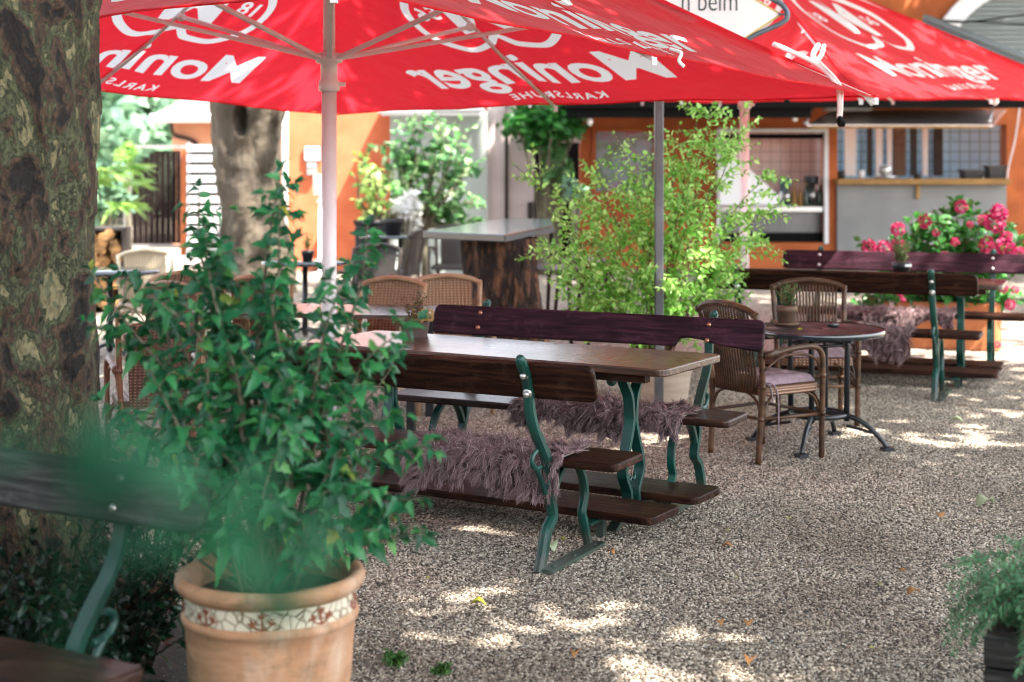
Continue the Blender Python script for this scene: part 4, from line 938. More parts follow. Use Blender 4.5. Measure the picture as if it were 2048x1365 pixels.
# ------------------------------------------------------------------ sheepskins
def fleece(label, bench, x0, x1, y_top, y_drop, drop, n=11000, hide=True, seed=1):
    """bench-local: covers x0..x1 and the seat from y_top to y_drop, hanging over the edge at y_drop by `drop`"""
    g_ = np.random.default_rng(seed)
    t = thing('sheepskin', label, 'sheepskin', bench.location, bench.rotation_euler.z, 'mauve sheepskins on the benches', bench.scale.x)
    sg = -1 if y_drop < y_top else 1; ln = abs(y_top - y_drop); tot = ln + drop; rr = .035
    def S(a, s):
        """a along 0..1, s 0..1 over the profile -> point, normal"""
        x = x0 + (x1 - x0) * a; w = .025 * math.sin(a * 9 + seed) + .02 * math.sin(a * 23)
        d = s * (tot + w)
        if d < ln: return Vector((x, y_top + sg * d, .452 + .006 * math.sin(a * 14))), Vector((0, 0, 1))
        d -= ln; q = min(d / (rr * 1.57), 1) * PI / 2
        y = y_drop + sg * rr * math.sin(q); z = .452 - rr * (1 - math.cos(q)); nn = Vector((0, sg * math.sin(q), math.cos(q)))
        if d > rr * 1.57: z -= d - rr * 1.57; y += sg * .012 * math.sin(a * 17 + z * 20)
        return Vector((x, y, z)), nn
    na, ns = 40, 24; m = MB(); vs = []
    def edge(a, s):   # ragged outline
        return min(max(a + .02 * math.sin(s * 13 + seed), 0), 1)
    for i in range(na + 1):
        for j in range(ns + 1):
            p, nn = S(edge(i / na, j / ns), j / ns); vs.append(p)
    m.add(vs, [(i * (ns + 1) + j, (i + 1) * (ns + 1) + j, (i + 1) * (ns + 1) + j + 1, i * (ns + 1) + j + 1) for i in range(na) for j in range(ns)], True)
    o = m.build('fleece', 'fur_base', t)
    nv = [Vector(v) for v in m.v]; m2 = MB(); m2.add([v - S(min(max((i // (ns + 1)) / na, 0), 1), (i % (ns + 1)) / ns)[1] * .007 for i, v in enumerate(nv)], [f[::-1] for f in m.f], True); o = m2.build('hide', 'hide', t)
    V = []; Fq = []; c = 0; clx = g_.random((420, 2)); cld = g_.normal(0, .5, (420, 3)); clp = [S(*q_)[0] for q_ in clx]
    for i in range(n):
        a, s = g_.random(), g_.random()
        p, nn = S(a, s); k = int(np.argmin((clx[:, 0] - a) ** 2 * 9 + (clx[:, 1] - s) ** 2)); d0 = Vector(cld[k]) + Vector(g_.normal(0, .14, 3)); pull = (clp[k] - p) * g_.uniform(.11, .24)
        edge_out = Vector(((a - .5) * 1.2, 0, 0)) if abs(a - .5) > .42 else Vector((0, 0, 0))
        d = (nn * .38 + d0 * .95 + edge_out * 1.2 + Vector((0, sg * .25 * s, 0))).normalized()
        L = g_.uniform(.036, .068); w = g_.uniform(.0011, .0023); sd = d.cross(Vector(g_.normal(0, 1, 3))).normalized()
        b = c; q = p + nn * .002; seg = 4
        for j in range(seg + 1):
            ww = w * (1 - j / seg * .8); V.append(q - sd * ww); V.append(q + sd * ww); c += 2
            d = (d + Vector((0, 0, -.34)) + Vector((math.sin(i * 1.7 + j) * .16, sg * .1, 0))).normalized(); q = q + d * (L / seg) + pull
            if q.z < .45 and sg * (q.y - y_drop) < .01 and sg * (q.y - y_top) > 0: q.z = .452
        for j in range(seg): Fq.append((b + 2 * j, b + 2 * j + 1, b + 2 * j + 3, b + 2 * j + 2))
    np_mesh('fur', np.array([tuple(v) for v in V]), 4, np.array(Fq), 'fur', t)
    return t
fleece('mauve sheepskin hanging over the rear of the nearest bench seat', B1, -.02, .71, .40, .115, .165, 24000, seed=1)
fleece('mauve sheepskin over the front edge of the bench behind the long table', B2, -.72, .18, .16, .445, .12, 21000, seed=4)
fleece('mauve sheepskin hanging low from the nearer bench by the hydrangea', C1, -.10, .50, .40, .115, .2, 6000, seed=7)
fleece('mauve sheepskin on the farther bench by the hydrangea', C2, -.42, .45, .16, .445, .12, 6000, seed=9)

# ------------------------------------------------------------------ round table
tr = thing('round_table', 'round dark red wooden table on black iron legs with a small herb pot', 'table', (1.80, 9.1, 0), R_(20))
zt = .69; m = MB(); n = 48; r = .372
cir = [(r * math.cos(2 * PI * i / n), r * math.sin(2 * PI * i / n)) for i in range(n)]
NP = 8; wp = 2 * r / NP
for k in range(NP):
    y0, y1 = -r + k * wp + .0022, -r + (k + 1) * wp - .0022; ys = [y0 + (y1 - y0) * i / 8 for i in range(9)]
    hx_ = [math.sqrt(max(0, r * r - y * y)) for y in ys]
    if k in (3, 4):   # umbrella hole between the two middle boards
        for sg_ in (1, -1):
            inn_ = [math.sqrt(max(0, .032 ** 2 - y * y)) for y in ys]
            m.prism([(sg_ * x, y) for x, y in zip(hx_, ys)] + [(sg_ * x, y) for x, y in zip(inn_[::-1], ys[::-1])], zt - .03, zt)
    else: m.prism([(x, y) for x, y in zip(hx_, ys)] + [(-x, y) for x, y in zip(hx_[::-1], ys[::-1])], zt - .03, zt)
m.build('tabletop', 'wood_red', tr)
m = MB(); m.lathe([(r + .001, zt - .032), (r + .012, zt - .03), (r + .012, zt - .004), (r + .008, zt + .002), (r + .001, zt + .002)], 64); m.build('rim', 'tabletop_blue', tr)
m = MB()
for k in range(4):
    q = PI / 4 + k * PI / 2; c, s = math.cos(q), math.sin(q)
    m.tube([(.17 * c, .17 * s, zt - .03), (.17 * c, .17 * s, .6), (.165 * c, .165 * s, .16)], .017, 10)
    m.tube(catmull([(.05 * c, .05 * s, .2), (.165 * c, .165 * s, .19), (.27 * c, .27 * s, .15), (.36 * c, .36 * s, .07), (.40 * c, .40 * s, .02)], 5), .015, 8)
    m.tube(catmull([(.165 * c, .165 * s, .13), (.25 * c, .25 * s, .115), (.31 * c, .31 * s, .1)], 5), .009, 6)
    m.box(.40 * c - .03, .40 * s - .03, 0, .40 * c + .03, .40 * s + .03, .022)
    m.tube([(.17 * c, .17 * s, .60), (-.17 * s, .17 * c, .60)], .01, 6)
m.tube([(.16 * math.cos(q), .16 * math.sin(q), .19) for q in [2 * PI * i / 24 for i in range(25)]], .016, 8)
m.tube([(-.36, 0, zt - .042), (.36, 0, zt - .042)], .01, 6); m.tube([(0, -.36, zt - .042), (0, .36, zt - .042)], .01, 6)
m.build('iron_base', 'iron_black', tr)

# ------------------------------------------------------------------ rattan armchairs
def make_chair(label, loc, rz, cane='cane', weave=None, group='rattan armchairs', detail=True, sc=1):
    t = thing('rattan_armchair', label, 'chair', loc, rz, group, sc)
    bl, br = [(-.20, -.22, 0), (-.205, -.205, .25), (-.215, -.20, .43), (-.225, -.225, .64), (-.235, -.27, .835)], [(.20, -.22, 0), (.205, -.205, .25), (.215, -.20, .43), (.225, -.225, .64), (.235, -.27, .835)]
    for pth in (bl, br):
        m = MB(); cp = catmull(pth, 6); m.tube(cp, [.017] * len(cp), 10)
        for k in (6, 12, 17): m.tube([cp[k] - Vector((0, 0, .012)), cp[k] + Vector((0, 0, .012))], .0195, 10)
        m.build('leg', cane, t)
    for s in (-1, 1):
        m = MB(); cp = catmull([(s * .245, .215, 0), (s * .25, .215, .3), (s * .255, .215, .53), (s * .256, .195, .605), (s * .255, .13, .635), (s * .25, -.02, .63), (s * .24, -.215, .60)], 6); m.tube(cp, .0165, 10)
        for k in (5, 10): m.tube([cp[k] - Vector((0, 0, .012)), cp[k] + Vector((0, 0, .012))], .019, 10)
        m.tube([Vector((s * .241, -.205, .602)), Vector((s * .246, -.12, .618))], .021, 10)
        m.build('leg', cane, t)
        m = MB(); m.tube(catmull([(s * .243, .20, .50), (s * .245, .17, .56), (s * .245, .07, .595), (s * .24, -.08, .59), (s * .232, -.205, .52)], 5), .008, 6)
        m.tube(catmull([(s * .235, .205, .27), (s * .225, .17, .35), (s * .21, .06, .40)], 5), .008, 6); m.tube(catmull([(s * .21, -.195, .27), (s * .21, -.15, .35), (s * .2, -.05, .40)], 5), .008, 6)
        m.tube([(s * .245, .21, .25), (s * .207, -.2, .25)], .01, 8); m.build('brace', cane, t)
    m = MB(); m.tube([(-.207, -.205, .25), (.207, -.205, .25)], .01, 8); m.tube([(-.25, .215, .25), (.25, .215, .25)], .01, 8)
    for s in (-1, 1):
        m.tube(catmull([(s * .208, -.203, .26), (s * .17, -.205, .345), (s * .08, -.205, .395)], 5), .008, 6); m.tube(catmull([(s * .25, .215, .26), (s * .2, .215, .345), (s * .1, .215, .395)], 5), .008, 6)
    m.build('stretcher', cane, t)
    m = MB(); cp = catmull([(-.245, -.275, .825), (-.16, -.29, .862), (0, -.30, .882), (.16, -.29, .862), (.245, -.275, .825)], 8); m.tube(cp, .0185, 10)
    m.tube([cp[0], cp[2]], .0225, 10); m.tube([cp[-3], cp[-1]], .0225, 10); m.build('top_rail', cane, t)
    # woven panel
    def bp(a, z):
        f = (z - .39) / .46; y = -.205 - .085 * max(0, (z - .45) / .4) ** 1.2 - .03 * (1 - (2 * a - 1) ** 2); w = .165 + .02 * f
        return Vector(((2 * a - 1) * w, y, z + .035 * (1 - (2 * a - 1) ** 2) * f))
    m = MB(); na = 26 if weave else 17
    if weave:
        n2 = 14; vs = [bp(a / na, .385 + .46 * j / n2) for j in range(n2 + 1) for a in range(na + 1)]
        vb = [v + Vector((0, -.012, 0)) for v in vs]; fs = [(j * (na + 1) + i, j * (na + 1) + i + 1, (j + 1) * (na + 1) + i + 1, (j + 1) * (na + 1) + i) for j in range(n2) for i in range(na)]
        m.add(vs, fs, True); m.add(vb, [f[::-1] for f in fs], True); m.build('back_panel', weave, t)
    else:
        for i in range(na + 1):
            m.tube([bp(i / na, .385 + .46 * j / 10) for j in range(11)], .0068, 6)
        for j in range(46):
            z = .392 + .45 * j / 46
            m.tube([bp(i / na, z) + Vector((0, .006 * (1 if (i + j) % 2 else -1), 0)) for i in range(na + 1)], .0024, 4, False)
        m.build('back_panel', cane, t)
    m = MB(); m.prism(rrect(-.225, -.20, .235, .22, .05, 5), .375, .425); m.build('seat', weave or 'weave_brown', t, .01)
    return t
CH1 = make_chair('brown rattan armchair with open weave before the round table, turned away from the camera', (1.385, 8.80, 0), R_(33 - 90), detail=True)
CH1.location = (1.43, 8.82, 0)
CH2 = dup(CH1, (1.945, 10.0, 0), R_(176), 'brown rattan armchair on the far side of the round table, facing the camera')
def cushion(ch, label, m='cushion', tie=True):
    t = thing('seat_cushion', label, 'cushion', ch.location, ch.rotation_euler.z, 'chair cushions', ch.scale.x)
    n = 22; V = []; 
    def hgt(x, y):
        e = max(abs(x), abs(y)); f = max(0, 1 - e ** 6) ** .5; tu = 0
        for tx in (-.55, 0, .55):
            for ty in (-.55, 0, .55): tu += .35 * math.exp(-((x - tx) ** 2 + (y - ty) ** 2) / .012)
        return f * (1 - tu)
    vs = [(.205 * (2 * i / n - 1), .195 * (2 * j / n - 1) + .01, .432 + .05 * hgt(2 * i / n - 1, 2 * j / n - 1) ** 1) for j in range(n + 1) for i in range(n + 1)]
    vb = [(x, y, .431) for x, y, z in vs]; fs = [(j * (n + 1) + i, j * (n + 1) + i + 1, (j + 1) * (n + 1) + i + 1, (j + 1) * (n + 1) + i) for j in range(n) for i in range(n)]
    b = MB(); b.add(vs, fs, True); b.add(vb, [f[::-1] for f in fs]); b.build('pad', m, t)
    if tie:
        b = MB(); b.tube(catmull([(.19, -.17, .445), (.235, -.14, .44), (.25, -.12, .38), (.245, -.11, .27), (.25, -.115, .17)], 6), .005, 5); b.tube(catmull([(.17, -.18, .445), (.232, -.16, .43), (.246, -.15, .34)], 6), .005, 5); b.build('tie', m, t)
    return t
cushion(CH1, 'mauve tufted cushion on the armchair turned away from the camera'); cushion(CH2, 'mauve cushion on the armchair beyond the round table', tie=False)

def chair_at(u, vtop, Y, rz, label, cane, weave, sc=1):
    p = at(u, 0, Y); return make_chair(label, (p.x, Y, 0), R_(rz), cane, weave, 'wicker chairs round the further tables', False, sc)
chair_at(903, 565, 10.4, 190, 'light wicker chair just beyond the left end of the plum backrest', 'cane_light', 'weave_light')
chair_at(752, 585, 10.2, 160, 'light wicker chair between the white table and the potted plant', 'cane_light', 'weave_light')
chair_at(512, 540, 10.9, 12, 'tan wicker chair behind the tall leafy shrub, right of the tree strip', 'cane_light', 'weave_brown')
chair_at(395, 560, 10.3, -28, 'brown wicker chair half hidden in the leafy shrub', 'cane_light', 'weave_brown')
chair_at(326, 525, 11.2, 40, 'brown wicker armchair with open top beside the plane trunk', 'cane_light', 'weave_brown')
chair_at(298, 497, 13.4, -160, 'sunlit pale chair at the slate blue table', 'cane_pale', 'weave_pale')
chair_at(308, 650, 8.5, 20, 'reddish wicker chair low behind the shrub near the trunk', 'cane_red', 'weave_red', .92)
chair_at(790, 482, 17.5, 70, 'dark woven chair seen from the side before the black table', 'cane_black', 'weave_dark')
chair_at(905, 485, 18.5, 175, 'dark woven chair left of the tree stump table', 'cane_black', 'weave_dark')
chair_at(735, 540, 14.3, 165, 'dark woven chair with grey cushion beside the white table', 'cane_black', 'weave_dark')
# further tables
def pedestal(name, label, u, Y, z, r, top, group='small round tables beyond the shrub'):
    t = thing(name, label, 'table', (at(u, 0, Y).x, Y, 0), 0, group)
    b = MB(); b.lathe([(0, z - .03), (r, z - .03), (r + .005, z - .015), (r, z), (0, z)], 40); b.build('tabletop', top, t)
    b = MB(); b.lathe([(.0, .03), (.03, .06), (.025, z - .03), (0, z - .03)], 14)
    for k in range(4):
        q = PI / 4 + k * PI / 2; b.tube(catmull([(0, 0, .12), (.15 * math.cos(q), .15 * math.sin(q), .08), (.27 * math.cos(q), .27 * math.sin(q), .015)], 4), .016, 6)
    b.build('pedestal', 'iron_black', t); return t
pedestal('bistro_table', 'round slate blue table beside the plane trunk', 220, 13.2, .74, .42, 'tabletop_blue')
pedestal('bistro_table', 'round slate blue table with a small plant left of the parasol pole', 610, 14.4, .74, .4, 'tabletop_blue')
pedestal('bistro_table', 'round dark table with planters before the green bush', 800, 18.6, .78, .48, 'tabletop_blue')
t = thing('slatted_table', 'long pale slatted table between the wicker chairs', 'table', (at(610, 0, 9.9).x, 9.95, 0), R_(-8))
b = MB()
for k in range(8): b.box(-.75, -.34 + k * .085, .70, .85, -.262 + k * .085, .725)
b.build('tabletop', 'wood_table', t)
for x in (-.65, .75):
    for y in (-.3, .3): b = MB(); b.box(x - .025, y - .025, 0, x + .025, y + .025, .699); b.build('leg', 'iron_black', t)
# tree stump bar table
t = thing('stump_table', 'bar table of a thick bark covered tree stump under a dark slab', 'table', (at(1008, 0, 12.9).x, 12.9, 0))
V_, F_ = trunk_mesh([(0, 0, -.05), (0, 0, .3), (0, 0, .7), (0, 0, 1.03)], [.325, .305, .30, .31], 110, 80, .034, 21); np_mesh('stump', V_, 4, F_, 'stumpbark', t, True)
sx = t.location.x
def SL(u, v, z): Y = (H - z) * F / (v - VH); p = at(u, v, Y); return (p.x - sx, Y - 12.9)
zt = 1.095; pol = [SL(846, 463, zt), SL(1010, 470, zt), SL(1108, 452, zt), SL(1105, 438, zt), SL(1000, 438, zt)]
b = MB(); b.prism(pol, zt - .06, zt); b.build('tabletop', 'tabletop_blue', t, .008)
def stool(u, Y, label, rz):
    t = thing('bar_stool', label, 'stool', (at(u, 0, Y).x, Y, 0), R_(rz), 'bar stools at the stump table')
    b = MB(); b.prism(rrect(-.17, -.17, .17, .17, .04), .72, .76); b.build('seat', 'cushion_grey', t, .012)
    for x in (-1, 1):
        for y in (-1, 1): b = MB(); b.tube([(x * .2, y * .2, 0), (x * .15, y * .15, .72)], .018, 8); b.build('leg', 'wood_dark', t)
    b = MB()
    for k in range(4):
        a, c = [(-1, -1), (1, -1), (1, 1), (-1, 1)][k], [(1, -1), (1, 1), (-1, 1), (-1, -1)][k]; b.tube([(a[0] * .18, a[1] * .18, .25), (c[0] * .18, c[1] * .18, .25)], .012, 6)
    b.build('stretcher', 'wood_dark', t)
stool(1118, 13.6, 'dark red bar stool right of the stump table', 20); stool(1165, 14.6, 'dark bar stool behind the lime green shrub', 50)
t = thing('planter_box', 'black planter tub by the far dark table', 'planter', (at(745, 0, 19.2).x, 19.2, 0))
b = MB(); b.prism(rrect(-.2, -.2, .2, .2, .03), 0, .86); b.build('tub', 'potblack', t, .01); b = MB(); b.lathe([(0, .86), (.22, .86), (.24, .93), (.2, .93), (0, .88)], 4); b.ball((0, 0, .96), .05); b.build('lid', 'potblack', t)
# ------------------------------------------------------------------ potted shrub in front
def grow(base, tips, wob=.05, lean=.35):
    out = []
    for tip in tips:
        b = Vector(base) + Vector((rnd.uniform(-.07, .07), rnd.uniform(-.07, .07), 0)); tp = Vector(tip); d = tp - b
        mid = b + Vector((d.x * lean, d.y * lean, d.z * .5)) + Vector((rnd.uniform(-wob, wob), rnd.uniform(-wob, wob), 0))
        m2 = b + Vector((d.x * .72, d.y * .72, d.z * .8 + .02)) + Vector((rnd.uniform(-wob, wob), rnd.uniform(-wob, wob), 0))
        out.append(catmull([b, mid, m2, tp], 8))
    return out
def leaves_along(path, f0, step, size, P, D, S, spread=1.0, droop=.15, taper=.5):
    seg = [(path[i + 1] - path[i]).length for i in range(len(path) - 1)]; L = sum(seg); s = L * f0; k = rnd.random() * 6
    while s < L:
        a = s; i = 0
        while i < len(seg) - 1 and a > seg[i]: a -= seg[i]; i += 1
        t = (path[i + 1] - path[i]).normalized(); p = path[i] + t * min(a, seg[i])
        q = k; k += 2.4; x = t.cross(Vector((0, 0, 1)) if abs(t.z) < .9 else Vector((1, 0, 0))).normalized(); y = t.cross(x)
        d = (x * math.cos(q) + y * math.sin(q)) * spread + t * .55 + Vector((0, 0, -droop))
        P.append(tuple(p)); D.append(tuple(d)); S.append(size * rnd.uniform(.65, 1.2) * (1 - taper * (s / L) ** 3)); s += step * rnd.uniform(.6, 1.4)
    for _ in range(4):
        t = (path[-1] - path[-2]).normalized(); P.append(tuple(path[-1])); D.append(tuple(t + Vector((rnd.uniform(-.7, .7), rnd.uniform(-.7, .7), .1)))); S.append(size * rnd.uniform(.35, .6))
def twigs(path, f0, n, lmin, lmax, up=.3):
    out = []
    for _ in range(n):
        f = f0 + (1 - f0) * rnd.random() * .92; i = min(int(f * (len(path) - 1)), len(path) - 2); p = path[i]; t = (path[i + 1] - path[i]).normalized()
        r = Vector((rnd.gauss(0, 1), rnd.gauss(0, 1), rnd.gauss(0, .4))).normalized(); d = (r + t * .5 + Vector((0, 0, up))).normalized(); L = rnd.uniform(lmin, lmax)
        out.append(catmull([p, p + d * L * .5 + Vector((0, 0, .01)), p + d * L + Vector((0, 0, -.12 * L))], 4))
    return out

PX, PY = (541 - 1024) / F * 4.2, 4.2
tp_ = thing('terracotta_pot', 'big terracotta pot with a cracked white mosaic band and red sprigs', 'pot', (PX, PY, 0))
b = MB(); b.lathe([(0, 0), (.19, 0), (.195, .02), (.205, .15), (.219, .30), (.226, .40), (.229, .440), (.236, .446), (.239, .457), (.236, .466), (.229, .470),
                   (.229, .520), (.233, .523), (.243, .528), (.2535, .540), (.256, .553), (.251, .565), (.240, .571), (.228, .569), (.219, .560), (.215, .54), (.212, .44), (0, .44)], 96)
b.build('pot_body', 'terracotta', tp_)
b = MB(); b.lathe([(.2305, .4705), (.2305, .5195)], 120); band = b.build('mosaic_band', 'mosaic', tp_)
def motif(ang, k):
    b = MB()
    def st(pts, w):
        vs = []
        for (x, z) in pts: pass
        for (x0, z0), (x1, z1) in zip(pts, pts[1:]):
            dx, dz = x1 - x0, z1 - z0; l = math.hypot(dx, dz) + 1e-9; nx, nz = -dz / l * w, dx / l * w
            q = [(x0 + nx, z0 + nz), (x0 - nx, z0 - nz), (x1 - nx, z1 - nz), (x1 + nx, z1 + nz)]
            vs2 = []
            for R__ in (.2308, .2318 + .00002 * len(b.f)):
                for x, z in q: a = ang + x * 1.2 / .231; vs2.append((R__ * math.cos(a), R__ * math.sin(a), .4945 + z * 1.12))
            b.add(vs2, [(4, 5, 6, 7), (0, 4, 7, 3), (1, 2, 6, 5), (0, 1, 5, 4), (3, 7, 6, 2)])
    st([(0, -.019), (0, .006)], .0022); st([(0, .006), (0, .019)], .003); st([(-.009, .016), (-.001, .006)], .0026); st([(.009, .016), (.001, .006)], .0026)
    for s in (-1, 1):
        st([(0, -.019), (s * .012, -.016), (s * .02, -.008)], .0021); st([(s * .02, -.007), (s * .024, .006)], .0026); st([(s * .02, -.008), (s * .031, -.004)], .0026); st([(s * .018, -.006), (s * .013, .003)], .0024)
    b.build('red_sprig', 'motif', band)
for k in range(9): motif(-PI / 2 + .055 + (k - 0) * 2 * PI / 9, k)
b = MB(); b.lathe([(.2195, .505), (.15, .512), (.07, .518), (0, .52)], 40); b.build('soil', 'soil', tp_)

hib = thing('hibiscus_shrub', 'tall dark green lobed leaf shrub growing in the big terracotta pot', 'shrub', (PX, PY, .51))
tips = [(562, 338, 4.25), (558, 400, 4.15), (398, 372, 4.3), (410, 450, 4.1), (440, 520, 4.25), (735, 452, 4.3), (690, 560, 4.1), (640, 600, 4.4), (180, 540, 4.35), (236, 540, 4.5), (170, 640, 4.3), (300, 590, 4.0), (335, 560, 4.4), (838, 640, 4.15), (800, 700, 4.35),
        (868, 880, 4.2), (845, 1000, 4.05), (852, 1070, 4.2), (770, 900, 4.4), (200, 800, 4.3), (190, 920, 4.45), (260, 1000, 4.5), (300, 740, 3.95), (480, 700, 4.0), (590, 760, 4.0), (520, 560, 4.4), (610, 860, 3.85), (690, 980, 3.9), (760, 1060, 3.95), (420, 860, 3.9), (350, 960, 3.95), (640, 700, 4.3), (470, 960, 3.85), (560, 1000, 3.85), (720, 760, 4.15), (420, 640, 4.2), (260, 860, 4.1), (780, 830, 4.1), (390, 760, 4.35), (500, 850, 4.3), (590, 480, 4.2), (380, 520, 4.25), (800, 1020, 4.2), (650, 1080, 4.0), (430, 1060, 4.0)]
paths = grow((PX, PY, .52), [at(*q) for q in tips], .05, .42)
P, D, S = [], [], []; b = MB(); off = Vector((PX, PY, .51))
for pth, tq in zip(paths, tips):
    b.tube([p - off for p in pth], list(np.linspace(.0085 if tq[1] < 620 else .005, .0016, len(pth))), 6)
    leaves_along(pth, .34 if tq[1] < 700 else .42,   .0120 if tq[1] < 700 else .0155, .066, P, D, S, 1.0, .35, .3)
    for tw in twigs(pth, .4, 5 if tq[1] < 560 else 3, .05, .12, .5):
        b.tube([p - off for p in tw], .0013, 4); leaves_along(tw, .15, .02, .06, P, D, S, 1, .35)
b.build('stems', 'stem', hib)
P = np.array(P) - np.array(off); leafmesh('foliage', T_LOBE, P, D, S, 'leaf_hib', hib, (0, -.35, 1), .45)

# leaves right in front of the lens
ns = thing('foreground_shrub_and_blocker', 'blurred green twigs very close to the camera at lower left, with added unseen leaves blocking skylight', 'shrub', (-.45, 1.35, 0))
b = MB(); P, D, S = [], [], []; off = Vector((-.45, 1.35, 0))
for (u, v, Y) in ((110, 800, .70), (170, 930, .72), (140, 880, .62), (200, 1010, .70), (430, 1030, .62), (560, 1060, .6), (640, 1000, .62), (380, 960, .6)):
    tipv = at(u, v, Y); pth = catmull([(-.45 + rnd.uniform(-.1, .1), 1.4, 0), (tipv.x - .05, tipv.y + .03, tipv.z - .5), (tipv.x, tipv.y, tipv.z - .1), tipv], 8)
    b.tube([p - off for p in pth], .0007, 5)
    for _ in range(2):
        P.append(tuple(tipv + Vector((rnd.uniform(-.012, .012), rnd.uniform(-.02, .02), rnd.uniform(-.04, .0))) - off)); D.append((rnd.uniform(-1, 1), rnd.uniform(-.4, .4), rnd.uniform(-.2, .8))); S.append(rnd.uniform(.024, .036))
b.build('stems', 'leaf_near', ns); leafmesh('foliage', T_LOBE, P, D, S, 'leaf_near', ns, (0, -1, .5), .3)
Q = np.concatenate([np.stack([nr.uniform(-3.6, 1.6, 5200), nr.uniform(-2.6, -.9, 5200), nr.uniform(.1, 3.0, 5200)], 1), np.stack([nr.uniform(-3.6, -1.75, 3200), nr.uniform(-1, 2.9, 3200), nr.uniform(.1, 2.3, 3200)], 1), np.stack([nr.uniform(-6.5, -4.2, 5200), nr.uniform(2, 9.5, 5200), nr.uniform(.1, 3.4, 5200)], 1)])  # unseen leaf mass added behind and left of the camera to block skylight
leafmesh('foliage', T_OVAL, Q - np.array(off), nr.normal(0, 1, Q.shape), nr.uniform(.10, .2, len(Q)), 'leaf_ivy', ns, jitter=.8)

# low ground plants at the left
def low_plant(u, v, Y, r, h, n, size, label, m='leaf_ivy', tm=T_OVAL, cat='shrub', name='ivy_shrub', group='dark low shrubs under the tree'):
    p = at(u, v, Y); t = thing(name, label, cat, (p.x, Y, 0), 0, group)
    P, D, S = [], [], []; b = MB()
    for _ in range(max(6, n // 22)):
        q = rnd.random() * 2 * PI; rr = r * rnd.random() ** .5; tip = Vector((rr * math.cos(q), rr * math.sin(q), h * rnd.uniform(.45, 1)))
        pth = catmull([(0, 0, 0), (tip.x * .3, tip.y * .3, tip.z * .6), tip], 5); b.tube(pth, .003, 4); leaves_along(pth, .25, h * 1.1 / 22, size, P, D, S)
    b.build('stems', 'stem_dark', t); leafmesh('foliage', tm, P, D, S, m, t, (0, 0, 1), .5); return t
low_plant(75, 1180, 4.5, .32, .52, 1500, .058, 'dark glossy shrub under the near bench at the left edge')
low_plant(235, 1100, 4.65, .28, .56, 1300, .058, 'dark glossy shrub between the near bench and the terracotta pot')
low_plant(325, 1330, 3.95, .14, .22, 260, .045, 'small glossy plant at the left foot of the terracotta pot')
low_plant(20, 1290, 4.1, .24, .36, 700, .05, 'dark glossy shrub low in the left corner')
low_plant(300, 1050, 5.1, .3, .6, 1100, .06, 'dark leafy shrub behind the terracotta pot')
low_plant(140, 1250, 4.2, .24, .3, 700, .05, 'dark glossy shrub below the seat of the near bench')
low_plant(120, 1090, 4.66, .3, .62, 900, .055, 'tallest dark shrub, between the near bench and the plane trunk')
low_plant(790, 1325, 5.14, .05, .05, 40, .03, 'tiny green weed in the gravel right of the pot', 'leaf_small', T_LOBE, 'weed', 'weed_seedling', 'weeds in the gravel')
low_plant(885, 1345, 5.06, .04, .03, 26, .025, 'smallest weed in the gravel, close to the lower edge', 'leaf_small', T_LOBE, 'weed', 'weed_seedling', 'weeds in the gravel')

# ------------------------------------------------------------------ lime shrub in its stone pot
LX, LY = at(1312, 0, 10.86).x, 10.86
t = thing('stone_pot', 'wide sandstone coloured pot behind the long table', 'pot', (LX, LY, 0))
b = MB(); b.lathe([(0, 0), (.21, 0), (.22, .02), (.245, .18), (.25, .2), (.26, .215), (.255, .23), (.235, .23), (.225, .2), (0, .2)], 48); b.build('pot_body', 'sandstone', t)
b = MB(); b.lathe([(.226, .205), (0, .215)], 24); b.build('soil', 'soil', t)
ls = thing('lime_shrub', 'airy lime green shrub growing in the sandstone pot', 'shrub', (LX, LY, .21))
tips = [(1028, 330, 9.7), (1100, 420, 9.5), (1085, 478, 9.7), (1075, 505, 9.4), (1120, 560, 9.6), (1150, 375, 9.8), (1195, 340, 9.5), (1228, 268, 9.7), (1290, 330, 9.3), (1340, 290, 9.8), (1400, 215, 9.7), (1430, 196, 9.6), (1500, 208, 9.7), (1470, 265, 9.5), (1395, 330, 9.5), (1440, 360, 9.7), (1545, 345, 9.5), (1555, 410, 9.6), (1515, 470, 9.8), (1490, 530, 9.4), (1455, 590, 9.6), (1420, 640, 9.4), (1150, 610, 9.5), (1190, 560, 9.3), (1240, 470, 9.3), (1300, 420, 9.3), (1220, 600, 9.2), (1350, 560, 9.2), (1180, 450, 9.7), (1380, 440, 9.3), (1420, 500, 9.3), (1260, 390, 9.9), (1140, 500, 9.3), (1280, 540, 9.2), (1330, 640, 9.3), (1200, 650, 9.4), (1480, 440, 9.9), (1360, 250, 9.8), (1280, 660, 9.3), (1190, 640, 9.4), (1110, 500, 9.8), (1440, 280, 9.7), (1250, 330, 9.6)]
paths = grow((LX, LY, .22), [at(u, v, y + 1.22) for u, v, y in tips], .07, .38); P, D, S = [], [], []; b = MB(); off = Vector((LX, LY, .21))
for pth in paths:
    b.tube([p - off for p in pth], list(np.linspace(.007, .0018, len(pth))), 5); leaves_along(pth, .45, .027, .052, P, D, S, .8, .0)
    for tw in twigs(pth, .28, 16, .11, .32, .1):
        b.tube([p - off for p in tw], .0014, 4); leaves_along(tw, .1, .019, .054, P, D, S, .85, .0, .3)
b.build('stems', 'stem_red', ls); P = np.array(P) - np.array(off); leafmesh('foliage', T_OVAL, P, D, S, 'leaf_lime', ls, (0, -.3, 1), .55)

